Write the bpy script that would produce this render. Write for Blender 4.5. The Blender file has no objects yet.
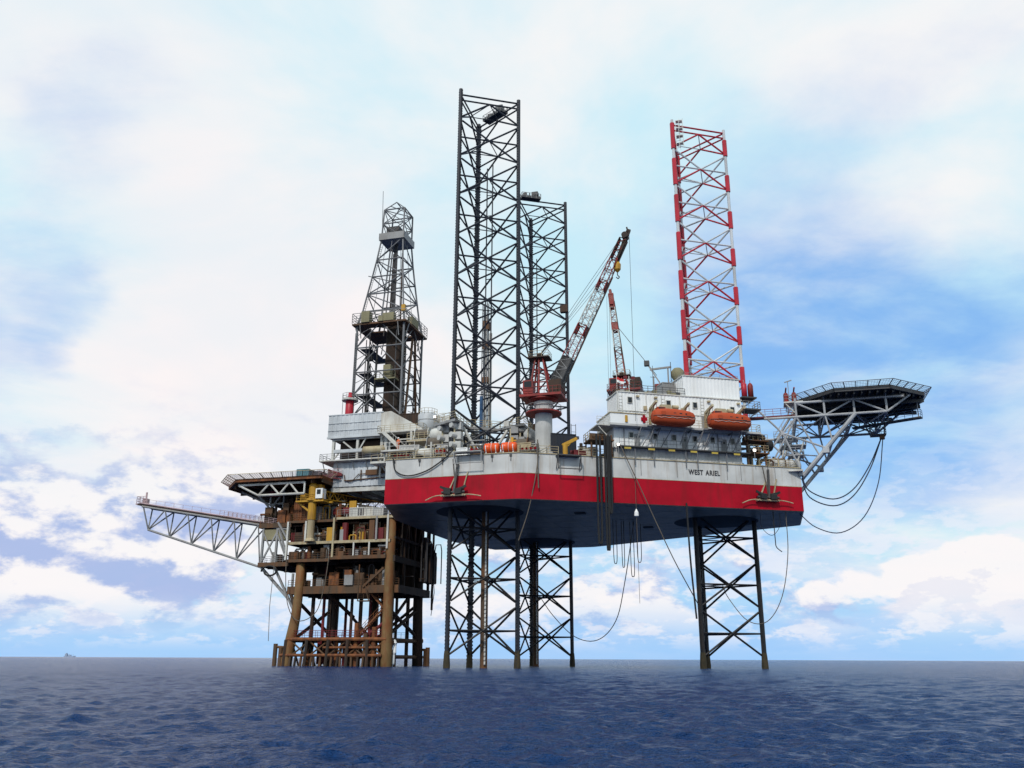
import bpy, math, random
import numpy as np
from mathutils import Vector, Matrix

random.seed(7)
scene = bpy.context.scene
COL = scene.collection
R = math.radians

# ------------------------------------------------------------------ frames
class Frame:
    def __init__(s, o, x, y):
        s.o = Vector(o); s.x = Vector(x).normalized(); s.y = Vector(y).normalized()
    def w(s, p):
        return s.o + s.x * p[0] + s.y * p[1] + Vector((0, 0, p[2]))

TH = R(-15.6)
RIG = Frame((0.474, 147.34, 0), (math.cos(TH), math.sin(TH), 0), (math.sin(TH), -math.cos(TH), 0))
_a = RIG.w((8.5, 27.6, 0)); _b = RIG.w((46, 7, 0)); _d = (_b - _a).normalized()
SLANT = Frame(_a, _d, (_d.y, -_d.x, 0))          # t along the slanting near side, n outward
WORLD = Frame((0, 0, 0), (1, 0, 0), (0, 1, 0))
CUR = RIG
def use(f):
    global CUR
    CUR = f
def rs(t, n):                                      # slant -> rig coordinates
    p = SLANT.w((t, n, 0)) - RIG.o
    return (p.dot(RIG.x), p.dot(RIG.y))

# ------------------------------------------------------------------ mesh builder
WL = {}
class MB:
    def __init__(s): s.v = []; s.f = []; s.isl = []
    def add(s, vs, fs):
        s.isl.append((len(s.v), len(s.f), len(vs), len(fs))); n = len(s.v); s.v += [tuple(v) for v in vs]; s.f += [tuple(i + n for i in f) for f in fs]
    def box(s, x0, x1, y0, y1, z0, z1):
        s.add([(x0,y0,z0),(x1,y0,z0),(x1,y1,z0),(x0,y1,z0),(x0,y0,z1),(x1,y0,z1),(x1,y1,z1),(x0,y1,z1)],
              [(0,3,2,1),(4,5,6,7),(0,1,5,4),(1,2,6,5),(2,3,7,6),(3,0,4,7)]); return s
    def cbox(s, c, d):
        return s.box(c[0]-d[0]/2,c[0]+d[0]/2,c[1]-d[1]/2,c[1]+d[1]/2,c[2]-d[2]/2,c[2]+d[2]/2)
    def _basis(s, a, b):
        a = Vector(a); b = Vector(b); d = (b-a)
        if d.length < 1e-6: d = Vector((0,0,1))
        d.normalize(); up = Vector((0,0,1)) if abs(d.z) < .95 else Vector((0,1,0))
        x = d.cross(up).normalized(); y = x.cross(d).normalized()
        return a, b, x, y
    def beam(s, a, b, w, h=None):
        h = h or w; a, b, x, y = s._basis(a, b); x = x*w/2; y = y*h/2
        s.add([a-x-y,a+x-y,a+x+y,a-x+y,b-x-y,b+x-y,b+x+y,b-x+y],
              [(0,3,2,1),(4,5,6,7),(0,1,5,4),(1,2,6,5),(2,3,7,6),(3,0,4,7)]); return s
    def tube(s, a, b, r, n=6, r2=None):
        r2 = r if r2 is None else r2; a, b, x, y = s._basis(a, b); vs = []
        for p, q in ((a, r), (b, r2)):
            for i in range(n):
                t = 2*math.pi*i/n; vs.append(p + x*math.cos(t)*q + y*math.sin(t)*q)
        s.add(vs, [(i,(i+1)%n,n+(i+1)%n,n+i) for i in range(n)] + [tuple(range(n-1,-1,-1)), tuple(range(n,2*n))]); return s
    def path(s, pts, r, n=6):
        pts = [Vector(p) for p in pts]; vs = []; px = None
        for i, p in enumerate(pts):
            d = (pts[min(i+1,len(pts)-1)] - pts[max(i-1,0)]).normalized()
            if px is None:
                up = Vector((0,0,1)) if abs(d.z) < .9 else Vector((1,0,0)); x = d.cross(up).normalized()
            else: x = (px - d*px.dot(d)).normalized()
            px = x; y = d.cross(x)
            rr = r[i] if isinstance(r, (list, tuple)) else r
            for k in range(n):
                t = 2*math.pi*k/n; vs.append(p + x*math.cos(t)*rr + y*math.sin(t)*rr)
        fs = []
        for i in range(len(pts)-1):
            for k in range(n): fs.append((i*n+k, i*n+(k+1)%n, (i+1)*n+(k+1)%n, (i+1)*n+k))
        fs += [tuple(range(n-1,-1,-1)), tuple((len(pts)-1)*n+k for k in range(n))]
        s.add(vs, fs); return s
    def prism(s, poly, z0, z1):
        n = len(poly); zz0 = z0 if isinstance(z0,(list,tuple)) else [z0]*n; zz1 = z1 if isinstance(z1,(list,tuple)) else [z1]*n
        s.add([(p[0],p[1],z) for p,z in zip(poly,zz0)] + [(p[0],p[1],z) for p,z in zip(poly,zz1)],
              [(i,(i+1)%n,n+(i+1)%n,n+i) for i in range(n)] + [tuple(range(n-1,-1,-1)), tuple(range(n,2*n))]); return s
    def lathe(s, c, prof, n=16):
        vs = []
        for r, z in prof:
            for i in range(n):
                t = 2*math.pi*i/n; vs.append((c[0]+r*math.cos(t), c[1]+r*math.sin(t), c[2]+z))
        m = len(prof); fs = [(j*n+i, j*n+(i+1)%n, (j+1)*n+(i+1)%n, (j+1)*n+i) for j in range(m-1) for i in range(n)]
        fs += [tuple(range(n-1,-1,-1)), tuple((m-1)*n+i for i in range(n))]
        s.add(vs, fs); return s
    def ball(s, c, r, n=10, sq=1):
        return s.lathe(c, [(max(r*math.sin(math.pi*j/8), .001), -r*sq*math.cos(math.pi*j/8)) for j in range(9)], n)
    def corr(s, a, b, z0, z1, dep=.06, pitch=.6, th=.05, nrm=None):
        a = Vector((a[0],a[1],0)); b = Vector((b[0],b[1],0)); d = b-a; L = d.length; d.normalize()
        n = Vector((d.y,-d.x,0)) if nrm is None else Vector((nrm[0],nrm[1],0))
        k = max(2, int(L/pitch)); P = []
        for i in range(k):
            t0 = L*i/k; q = L/k
            P += [(t0, 0), (t0+q*.42, 0), (t0+q*.5, dep), (t0+q*.92, dep)]
        P.append((L, 0)); m = len(P); vs = []
        for t, o in P: vs.append(a+d*t+n*o+Vector((0,0,z0)))
        for t, o in P: vs.append(a+d*t+n*o+Vector((0,0,z1)))
        for t, o in P: vs.append(a+d*t-n*th+Vector((0,0,z0)))
        for t, o in P: vs.append(a+d*t-n*th+Vector((0,0,z1)))
        fs = []
        for i in range(m-1):
            fs += [(i,i+1,m+i+1,m+i), (2*m+i,3*m+i,3*m+i+1,2*m+i+1), (m+i,m+i+1,3*m+i+1,3*m+i), (i,2*m+i,2*m+i+1,i+1)]
        s.add(vs, fs); return s
    def rail(s, pts, h=1.1, sp=1.6, w=.06, mid=1, posts=True):
        pts = [Vector(p) for p in pts]; H = Vector((0,0,h))
        for a, b in zip(pts[:-1], pts[1:]):
            L = (b-a).length; k = max(1, round(L/sp))
            s.beam(a+H, b+H, w)
            for m in range(1, mid+1): s.beam(a+H*m/(mid+1), b+H*m/(mid+1), w*.8)
            if posts:
                for i in range(k+1):
                    p = a.lerp(b, i/k); s.beam(p, p+H, w)
        return s
    def ladder(s, a, b, w=.5, side=(1,0,0), st=.45):
        a = Vector(a); b = Vector(b); q = Vector(side)*w/2
        s.beam(a-q, b-q, .07); s.beam(a+q, b+q, .07); k = int((b-a).length/st)
        for i in range(1, k): p = a.lerp(b, i/k); s.beam(p-q, p+q, .05)
        return s
    def stairs(s, a, b, w, side):
        a = Vector(a); b = Vector(b); q = Vector(side).normalized()*w/2; s.beam(a-q, b-q, .08, .28); s.beam(a+q, b+q, .08, .28)
        k = max(3, int(abs(b.z-a.z)/.24))
        for i in range(k): p = a.lerp(b, (i+.5)/k); s.beam(p-q, p+q, .24, .05)
        H = Vector((0,0,1)); s.beam(a-q+H, b-q+H, .06); s.beam(a+q+H, b+q+H, .06)
        for i in range(4):
            for g in (-1, 1): p = a.lerp(b, i/3)+q*g; s.beam(p, p+H, .05)
        return s
    def clusters(s, fr):
        # pieces that stand clear of one another become objects of their own
        lo = []; hi = []
        for v0, f0, nv, nf in s.isl:
            P = np.array([tuple(fr.w(p)) for p in s.v[v0:v0+nv]]); lo.append(P.min(0)); hi.append(P.max(0))
        lo = np.array(lo); hi = np.array(hi); k = len(lo); size = (hi-lo).max(1)
        gap = np.maximum(0, np.maximum(lo[:,None]-hi[None], lo[None]-hi[:,None]))
        near = np.sqrt((gap**2).sum(2)) <= np.maximum(.02, .5*np.maximum(size[:,None], size[None]))
        lab = np.arange(k)
        while True:
            new = np.where(near, lab[None], k).min(1)
            if (new == lab).all(): break
            lab = new
        return [np.nonzero(lab == u)[0] for u in np.unique(lab)]
    def build(s, name, mat, parent=None, smooth=False, frame=None, base=None):
        if parent is not None and len(s.isl) > 1:
            cl = s.clusters(frame or CUR)
            if len(cl) > 1:
                first = None
                for g in cl:
                    m = MB()
                    for i in g:
                        v0, f0, nv, nf = s.isl[i]; m.add(s.v[v0:v0+nv], [tuple(j-v0 for j in f) for f in s.f[f0:f0+nf]])
                    o = m._build(name, mat, parent, smooth, frame, base); first = first or o
                return first
        return s._build(name, mat, parent, smooth, frame, base)
    def _build(s, name, mat, parent=None, smooth=False, frame=None, base=None):
        fr = frame or CUR
        W = [fr.w(p) for p in s.v]
        flip = fr.x.cross(fr.y).z < 0
        if parent is None:
            if base is None:
                xs=[p.x for p in W]; ys=[p.y for p in W]
                org = Vector(((min(xs)+max(xs))/2,(min(ys)+max(ys))/2,min(p.z for p in W)))
            else: org = fr.w(base)
        else: org = WL[parent.name]
        me = bpy.data.meshes.new(name)
        me.from_pydata([tuple(p-org) for p in W], [], [f[::-1] if flip else f for f in s.f])
        me.materials.append(mat)
        if smooth:
            for p in me.polygons: p.use_smooth = len(p.vertices) <= 4
        me.update()
        o = bpy.data.objects.new(name, me); COL.objects.link(o)
        if parent is None: o.location = org
        else: o.parent = parent
        WL[o.name] = org
        return o

def thing(name, label, cat, base, group=None, frame=None):
    o = bpy.data.objects.new(name, None); COL.objects.link(o)
    p = (frame or CUR).w(base); o.location = p; WL[o.name] = p
    o.empty_display_size = .5
    return tag(o, label, cat, group)
def tag(o, label=None, cat=None, group=None, kind=None):
    if label: o['label'] = label
    if cat: o['category'] = cat
    if group: o['group'] = group
    if kind: o['kind'] = kind
    return o
def dup(root, delta, label, group=None):
    r = root.copy(); COL.objects.link(r); r.location = root.location + delta; r['label'] = label
    WL[r.name] = WL[root.name] + delta
    if group: r['group'] = group
    def rec(src, dst):
        for ch in list(src.children):
            c = ch.copy(); COL.objects.link(c); c.parent = dst; WL[c.name] = WL[r.name]; rec(ch, c)
    rec(root, r)
    return r
def sag(a, b, drop, n=16):
    a = Vector(a); b = Vector(b); return [a.lerp(b, i/n) - Vector((0,0,drop*4*(i/n)*(1-i/n))) for i in range(n+1)]
def smooth_pts(ctrl, k=6):                      # Catmull-Rom through control points
    P = [Vector(c) for c in ctrl]; P = [P[0]*2-P[1]] + P + [P[-1]*2-P[-2]]; out = []
    for i in range(1, len(P)-2):
        for j in range(k):
            t = j/k; a,b,c,d = P[i-1:i+3]
            out.append(.5*((2*b)+(c-a)*t+(2*a-5*b+4*c-d)*t*t+(3*b-a-3*c+d)*t**3))
    out.append(P[-2]); return out

# ------------------------------------------------------------------ materials
def mat(name, col, rough=.55, dirt=None, amt=.5, scale=.6, lo=.5, hi=.75, metal=0., streak=.25, var=.18, bump=.0, spec=.4):
    m = bpy.data.materials.new(name); m.use_nodes = True; nt = m.node_tree; N = nt.nodes; L = nt.links
    b = N['Principled BSDF']; b.inputs['Roughness'].default_value = rough; b.inputs['Metallic'].default_value = metal
    b.inputs['Specular IOR Level'].default_value = spec
    tc = N.new('ShaderNodeTexCoord'); mp = N.new('ShaderNodeMapping'); mp.inputs['Scale'].default_value = (scale, scale, scale*streak)
    L.new(tc.outputs['Object'], mp.inputs['Vector'])
    n1 = N.new('ShaderNodeTexNoise'); n1.inputs['Scale'].default_value = 1; n1.inputs['Detail'].default_value = 6; n1.inputs['Roughness'].default_value = .65
    L.new(mp.outputs[0], n1.inputs['Vector'])
    n2 = N.new('ShaderNodeTexNoise'); n2.inputs['Scale'].default_value = .35; n2.inputs['Detail'].default_value = 4
    L.new(tc.outputs['Object'], n2.inputs['Vector'])
    mr = N.new('ShaderNodeMapRange'); mr.inputs[1].default_value = .3; mr.inputs[2].default_value = .7
    mr.inputs[3].default_value = 1-var; mr.inputs[4].default_value = 1+var
    L.new(n2.outputs['Fac'], mr.inputs[0])
    mx = N.new('ShaderNodeMix'); mx.data_type = 'RGBA'; mx.inputs[6].default_value = (*col, 1); mx.inputs[7].default_value = (*(dirt or col), 1)
    r2 = N.new('ShaderNodeMapRange'); r2.inputs[1].default_value = lo; r2.inputs[2].default_value = hi; r2.inputs[4].default_value = amt if dirt else 0
    L.new(n1.outputs['Fac'], r2.inputs[0]); L.new(r2.outputs[0], mx.inputs[0])
    vm = N.new('ShaderNodeVectorMath'); vm.operation = 'SCALE'; L.new(mx.outputs[2], vm.inputs[0]); L.new(mr.outputs[0], vm.inputs['Scale'])
    L.new(vm.outputs[0], b.inputs['Base Color'])
    if bump:
        bp = N.new('ShaderNodeBump'); bp.inputs['Strength'].default_value = bump; bp.inputs['Distance'].default_value = .05
        L.new(n1.outputs['Fac'], bp.inputs['Height']); L.new(bp.outputs[0], b.inputs['Normal'])
    return m
RUST = (.13,.05,.022)
M = dict(
 navy = mat('navy_steel', (.012,.016,.028), .5, (.03,.022,.018), .5, 1.2),
 legblk = mat('wet_black_steel', (.009,.009,.011), .55, (.05,.028,.016), .55, 1.0),
 red = mat('red_hull_paint', (.37,.002,.015), .6, (.24,.008,.014), .75, 1.0, .47, .7, streak=.1, bump=.1, spec=.15),
 hullw = mat('white_hull_paint', (.5,.5,.49), .5, (.29,.21,.14), .65, 1.5, .52, .74, streak=.07, bump=.1),
 bottom = mat('antifouling_bottom', (.23,.185,.145), .45, (.10,.083,.065), .7, .22, .42, .7, streak=1, var=.25),
 well = mat('well_shade_steel', (.055,.047,.04), .7, (.03,.022,.016), .6, .5),
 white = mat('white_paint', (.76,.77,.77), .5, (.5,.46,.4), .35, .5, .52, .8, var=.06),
 offw = mat('offwhite_paint', (.54,.54,.51), .55, (.26,.19,.12), .6, .8, .44, .75),
 growth = mat('marine_growth', (.05,.036,.018), .85, (.02,.022,.014), .7, 2.0, .4, .65, streak=1, bump=.5),
 shade = mat('grey_and_shade_paint', (.46,.46,.45), .55, (.28,.25,.21), .5, .5),
 wind = mat('windwall_cladding', (.50,.53,.56), .5, (.36,.35,.33), .5, .5, .45, .8),
 grey = mat('grey_steel', (.25,.25,.25), .55, (.14,.1,.07), .5, .8),
 galv = mat('galvanised_steel', (.15,.155,.165), .5, (.08,.06,.045), .6, .8),
 lgalv = mat('pale_galvanised_steel', (.34,.35,.37), .5, (.2,.17,.14), .5, .8),
 dgrey = mat('dark_steel', (.055,.055,.058), .6, (.09,.05,.03), .5, .8),
 black = mat('black_rubber', (.012,.012,.013), .6),
 bluehose = mat('blue_black_hose', (.014,.022,.05), .5),
 cream = mat('cream_paint', (.42,.36,.23), .55, (.2,.11,.05), .7, .8, .42, .72),
 yellow = mat('yellow_paint', (.48,.26,.02), .55, (.2,.09,.02), .7, .9, .45, .75),
 sign = mat('yellow_sign', (.45,.33,.05), .5, (.4,.3,.08), .3, 2),
 orange = mat('orange_lifeboat', (.40,.062,.02), .65, (.33,.06,.025), .6, 1.2, .45, .7, var=.12, spec=.2, streak=.5),
 orange2 = mat('bright_orange_canister', (.75,.09,.012), .4, (.5,.06,.01), .4, 1.2),
 cred = mat('crane_red', (.24,.014,.012), .55, (.07,.02,.014), .8, 1.2, .4, .7),
 lred = mat('leg_red', (.42,.012,.03), .45, (.22,.012,.02), .4, 1),
 lwhite = mat('leg_white', (.5,.52,.54), .45, (.3,.27,.25), .5, 1.),
 rustb = mat('brown_rusty_steel', (.075,.046,.026), .75, (.17,.065,.02), .75, .7, .42, .68, bump=.3),
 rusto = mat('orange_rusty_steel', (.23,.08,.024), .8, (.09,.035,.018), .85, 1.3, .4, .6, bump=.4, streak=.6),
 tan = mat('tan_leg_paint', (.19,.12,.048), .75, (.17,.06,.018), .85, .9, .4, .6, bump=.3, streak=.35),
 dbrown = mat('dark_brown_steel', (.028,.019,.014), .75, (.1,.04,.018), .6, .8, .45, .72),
 maroon = mat('dark_red_steel', (.14,.012,.016), .6, (.06,.02,.015), .6, .9),
 teal = mat('teal_container', (.05,.2,.24), .55, (.1,.1,.08), .4, .8),
 pink = mat('faded_pink_rail', (.42,.30,.31), .6, (.3,.18,.15), .5, .8),
 window = mat('dark_window', (.012,.014,.018), .15),
 khaki = mat('khaki_canvas', (.22,.2,.12), .85, (.1,.1,.06), .5, 1.),
 hdeck = mat('helideck_underside', (.035,.037,.04), .6, (.06,.055,.05), .6, .5),
 rope = mat('weathered_rope', (.12,.1,.08), .85, (.2,.17,.13), .5, 3),
 net = mat('net_steel', (.12,.14,.18), .6),
 skin = mat('skin', (.4,.22,.15), .6), coverall = mat('orange_coverall', (.55,.12,.04), .8),
 letter = mat('dark_lettering', (.02,.02,.025), .6, (.15,.14,.13), .4, 2),
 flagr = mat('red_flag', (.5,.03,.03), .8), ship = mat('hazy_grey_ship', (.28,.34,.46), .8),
 bluep = mat('blue_pipe_paint', (.03,.09,.2), .5, (.02,.03,.05), .5, 1),
)
def emis(name, col, s):
    m = bpy.data.materials.new(name); m.use_nodes = True; b = m.node_tree.nodes['Principled BSDF']
    b.inputs['Base Color'].default_value = (.8,.8,.8,1); b.inputs['Emission Color'].default_value = (*col,1); b.inputs['Emission Strength'].default_value = s
    return m
M['lamp'] = emis('lit_floodlight', (1,.92,.8), 4)
foam = bpy.data.materials.new('white_water'); foam.use_nodes = True
foam.node_tree.nodes['Principled BSDF'].inputs['Base Color'].default_value = (.75,.78,.8,1); foam.node_tree.nodes['Principled BSDF'].inputs['Roughness'].default_value = .5


# ------------------------------------------------------------------ jack-up legs
LEGC = [(-.26, 18.15), (0., -18.2), (33., 0.)]
NODES = [1.45 + 7.13*k for k in range(13)]           # joints on the chords, top one at z = 87
TOPZ = 92.
def legv(c, k):
    a = R(120*k); return (c[0] + 5.7735*math.cos(a), c[1] - 5.7735*math.sin(a))
def comb(p, d, r0, z0, z1, w, pitch, mt, parent, name='rack_bar', h=.24):
    n = (-d[1]*w/2, d[0]*w/2); pr = [(r0, z0)]; z = z0
    while z < z1-pitch: pr += [(r0+h*.55, z), (r0+h, z+pitch*.18), (r0+h, z+pitch*.5), (r0+h*.55, z+pitch*.68)]; z += pitch
    pr += [(r0+h*.55, z), (r0, z)]; k = len(pr)
    vs = [(p[0]+d[0]*r+n[0]*s, p[1]+d[1]*r+n[1]*s, z) for s in (-1, 1) for r, z in pr]
    m = MB(); m.add(vs, [(i, (i+1)%k, k+(i+1)%k, k+i) for i in range(k)] + [tuple(range(k-1,-1,-1)), tuple(range(k, 2*k))])
    return m.build(name, mt, parent)
def leg(i, label, painted=False):
    c = LEGC[i]
    t = thing('lattice_leg', label, 'rig leg', (c[0], c[1], 0), 'lattice legs of the jack-up rig')  # each is one of the rig's legs, placed as a thing of its own
    P = [legv(c, k) for k in range(3)]
    split = 40.
    lm = M['navy']
    for k, p in enumerate(P):
        top = TOPZ + (.6 if k == 2 else .2)
        if not painted:
            m = MB().tube((*p, -3), (*p, top), .33, 10)
            q = (p[0]-c[0], p[1]-c[1]); l = math.hypot(*q); tx, ty = -q[1]/l, q[0]/l
            ch = m.build('chord', M['navy'], t)
            for sgn in (-1, 1):                                          # toothed rack bars on both sides of the chord
                comb(p, (tx*sgn, ty*sgn), .24, -3, top, .13, .5, M['navy'] if sgn > 0 else M['legblk'], ch)
        else:
            ch = MB().tube((*p, -3), (*p, split), .36, 8).build('chord', M['legblk'], t)
            wm = MB(); rm = MB(); zb = split; w_ = .42
            wm.tube((*p, split), (*p, top), .25, 8)
            pass
            wm.build('upper_chord', M['lwhite'], ch); [MB().tube((*p, z-.2-(1.2 if k == 1 else 0)), (*p, min(z+(3.0,4.2,4.9)[k], top)), .4, 8).build('red_chord_band', M['lred'], ch) for z in NODES[5:]]
    for k, p in enumerate(P):                                    # rusty, weed-grown splash zone
        MB().lathe((p[0],p[1],0),[(.5,-3),(.5,.5),(.46,1.1),(.43,1.7),(.37,2.3)],10).build('splash_zone', M['growth'], t)
    for a, b in ((0,1),(1,2),(2,0)):
        A, B = P[a], P[b]; mid = ((A[0]+B[0])/2, (A[1]+B[1])/2)
        dx = (B[0]-A[0])/10*.35; dy = (B[1]-A[1])/10*.35
        a0 = (A[0]+dx, A[1]+dy); b0 = (B[0]-dx, B[1]-dy)
        for k, z in enumerate(NODES):
            zc = z + 3.565; zt = z + 7.13 - .42; z0 = z + .42
            last = k == len(NODES)-1
            up = z > split - 3
            ml, mu, mh = (M['lred'], M['lwhite'], M['lwhite']) if painted and up else ((M['legblk'],)*3 if z < 20 else (lm,)*3)
            if painted and last: mh = M['lred']
            r = .155
            zc = min(zc, 90.5)
            lo = MB().tube((*a0, z0), (*mid, zc), r).tube((*b0, z0), (*mid, zc), r).build('cross_brace', ml, t)
            if not last: MB().tube((*a0, zt), (*mid, zc), r).tube((*b0, zt), (*mid, zc), r).build('upper_cross_brace', mu, lo)
            MB().tube((*A, zc), (*B, zc), .14).build('horizontal_brace', mh, t)
            if last: MB().tube((*A, zc+1.05), (*B, zc+1.05), .15).build('top_brace', mh, t)
            if (zc > 22): pass
        if z: pass
    for k, z in enumerate(NODES):
        zc = min(z + 3.565, 90.5); m = MB(); up = z > split - 3
        mids = [((P[a][0]+P[b][0])/2, (P[a][1]+P[b][1])/2, zc) for a, b in ((0,1),(1,2),(2,0))]
        for a in range(3): m.tube(mids[a], mids[(a+1)%3], .085, 5)
        m.build('plan_brace', (M['lwhite'] if painted and up else lm), t)
    return t, P
use(RIG)
l1, P1 = leg(0, 'tallest-looking black lattice leg, standing beside the orange liferaft canisters')
l2, P2 = leg(1, 'farther black lattice leg standing behind the red crane at the far rear corner')
l3, P3 = leg(2, 'lattice leg painted red and white above the deck behind the white accommodation block', True)
# small work platforms on the leg tops
def top_platform(c, ctr, ax, L, Wd, z, parent, extra):
    a = Vector((*ax, 0)).normalized(); n = Vector((-a.y, a.x, 0)); o = Vector((*ctr, z)); m = MB()
    p = [o - a*L/2 - n*Wd/2, o + a*L/2 - n*Wd/2, o + a*L/2 + n*Wd/2, o - a*L/2 + n*Wd/2]
    m.prism([(q.x, q.y) for q in p], z, z+.45)
    pl = m.build('work_platform', M['dgrey'], parent)
    MB().rail(p + [p[0]], 1.1, 1.0, .07).build('platform_railing', M['grey'], pl)
    if extra:
        e = MB(); q = o + a*L*.25; e.cbox((q.x, q.y, z+1.3), (1.3, 1.1, .8)); e.tube((q.x, q.y, z+.4), (q.x, q.y, z+1), .2)
        q = o - a*L*.3; e.cbox((q.x, q.y, z+.9), (.7, .5, .9)); q2 = o - a*L*.05; e.tube((q2.x,q2.y,z+.4),(q2.x,q2.y,z+1.5),.12)
        e.build('beacon_unit', M['dgrey'], pl)
def lerp2(a, b, f): return (a[0]+(b[0]-a[0])*f, a[1]+(b[1]-a[1])*f)
top_platform(LEGC[0], lerp2(P1[1], P1[0], .42), (P1[0][0]-P1[1][0], P1[0][1]-P1[1][1]), 4.6, 1.6, 91.6, l1, True)
top_platform(LEGC[1], lerp2(P2[2], P2[0], .25), (P2[0][0]-P2[2][0], P2[0][1]-P2[2][1]), 4.0, 1.6, 91.8, l2, True)
m = MB(); q = P3[2]
m.ladder((q[0]+.9, q[1]-.2, 86.5), (q[0]+.9, q[1]-.2, 92.5), .7); m.ladder((q[0]+1.5, q[1]+.5, 86.5), (q[0]+1.5, q[1]+.5, 92.3), .7)
for z in (87.5, 89, 90.5, 92): m.cbox((q[0]+1.2, q[1]+.1, z), (1.1, .9, .08))
m.build('access_cage', M['offw'], l3)
# lit beacons / junction box seen on the legs
MB().cbox((P2[0][0]-.5, P2[0][1]+.3, 68.2), (1.5,.9,1.5)).build('junction_box', M['dbrown'], l2)
# raw-water towers inside the two rear legs
def water_tower(c, top, label):
    t = thing('raw_water_tower', label, 'water intake tower', (*c, 0), 'raw water towers inside the rear legs')
    MB().tube((*c, -3), (*c, 31), .55, 10).build('intake_caisson', M['rustb'], t)
    comb((c[0]+.25, c[1]+.2), (.2, .98), .3, .4, 22.5, .22, .58, M['shade'], t, 'rack_bar', .3)
    m = MB().tube((c[0]-.45, c[1], 29), (c[0]-.45, c[1], top-.7), .11).tube((c[0]+.5, c[1], 29), (c[0]+.5, c[1], top), .11)
    for k in range(12): z = 33 + k*(top-35)/12; m.tube((c[0]-.45, c[1], z), (c[0]+.5, c[1], z), .07)
    m.build('guide_pipe', M['navy'], t)
water_tower((.6, 18.2), 80.5, 'slim rusty pipe column inside the tallest black leg')
water_tower((-.9, -18.2), 80.0, 'slim rusty pipe column inside the farther black leg')
# ------------------------------------------------------------------ the hull
ZB, ZR, ZD = 22.0, 25.7, 28.5
near = [(-11.6, 27.5), (7.2, 27.6), (8.4, 27.5), (9.6, 26.95), (46.0, 7.0)]
outline = near + [(46.0, -7.0), (9.6, -26.95), (8.4, -27.5), (7.2, -27.6), (-11.6, -27.5), (-15.6, -14), (-15.8, 0), (-15.6, 14)]
hull = thing('jackup_hull', 'triangular rig hull with red and white sides, raised high above the sea on three legs', 'rig hull', (10, 0, ZB))
def band(z0, z1, mt, name, out=0):
    m = MB(); n = len(outline); c = (10, 0)
    o2 = outline
    m.add([(p[0], p[1], z0) for p in o2] + [(p[0], p[1], z1) for p in o2], [(i, n+i, n+(i+1)%n, (i+1)%n) for i in range(n)])
    return m.build(name, mt, hull)
band(ZR, ZD, M['hullw'], 'white_side_plating')
band(ZB+.12, ZR, M['red'], 'red_side_plating')
m = MB(); n = len(outline)
m.add([(p[0], p[1], ZB+.12) for p in outline] + [(10+(p[0]-10)*.995, p[1]*.995, ZB) for p in outline], [(i, (i+1)%n, n+(i+1)%n, n+i) for i in range(n)] + [tuple(range(n, 2*n))])
m.build('hull_bottom', M['bottom'], hull)
m = MB(); m.add([(p[0], p[1], ZD) for p in outline], [tuple(range(n))]); m.build('main_deck', M['grey'], hull)
m = MB()
for i in range(n):
    a, b = outline[i], outline[(i+1)%n]; m.beam((*a, ZR), (*b, ZR), .05, .06)
for i in range(n):
    a, b = outline[i], outline[(i+1)%n]; m.beam((a[0], a[1], ZD+.05), (b[0], b[1], ZD+.05), .25, .12)
m.build('gunwale_strip', M['cream'], hull)
for c in LEGC:
    MB().lathe((c[0], c[1], ZB), [(6.5, -.01), (6.5, -.05)], 40).build('leg_well_shade', M['well'], hull)  # flat dark disc: the shade of the recess is put into its colour
# seams of the shell plating: weld lines that stand 1 cm proud
m = MB()
for f in [i/9 for i in range(1, 9)]:
    a = lerp2(near[0], near[1], f); m.beam((a[0], a[1]+.004, ZR+.1), (a[0], a[1]+.004, ZD-.1), .03, .02)
for f in [i/17 for i in range(1, 17)]:
    a = lerp2(near[3], near[4], f); m.beam((a[0], a[1], ZR+.1), (a[0], a[1], ZD-.1), .03, .02)
m.build('weld_seam', M['hullw'], hull)
# plate joints and butt straps of the bottom
m = MB()
for u in range(-12, 46, 4):
    w_ = 27 if u < 8 else 27-(u-8)*.53; m.box(u-.03,u+.03,-w_+.6,w_-.6,ZB-.02,ZB+.01)
for v in range(-24, 25, 6):
    x1 = 44 if abs(v) < 7 else 9+(27-abs(v))/.53; m.box(-12,x1-1,v-.03,v+.03,ZB-.016,ZB+.01)
m.build('bottom_joint_strip', M['bottom'], hull)
for u, v, l, w_ in ((14,14,1.6,1.2),(22,-3,1.6,1.4)): MB().box(u-l/2,u+l/2,v-w_/2,v+w_/2,ZB-.12,ZB+.02).build('sea_chest_plate', M['well'], hull)
# name on the white band
cu = bpy.data.curves.new('name', 'FONT'); cu.body = 'WEST ARIEL'; cu.size = 1.0; cu.extrude = .012; cu.offset = .03; cu.space_character = 1.12; cu.space_word = 1.35
to = bpy.data.objects.new('tmp', cu); COL.objects.link(to); bpy.context.view_layer.update()
me = bpy.data.meshes.new_from_object(to.evaluated_get(bpy.context.evaluated_depsgraph_get())); bpy.data.objects.remove(to)
xs = [v.co.x for v in me.vertices]; sx = 4.9/(max(xs)-min(xs)); x0 = min(xs)
for v in me.vertices: v.co = SLANT.w((24.85+(v.co.x-x0)*sx, .03+v.co.z, 26.72+v.co.y)) - WL[hull.name]
me.materials.clear(); me.materials.append(M['letter']); o = bpy.data.objects.new('name_lettering', me); COL.objects.link(o); o.parent = hull; WL[o.name] = WL[hull.name]
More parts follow.
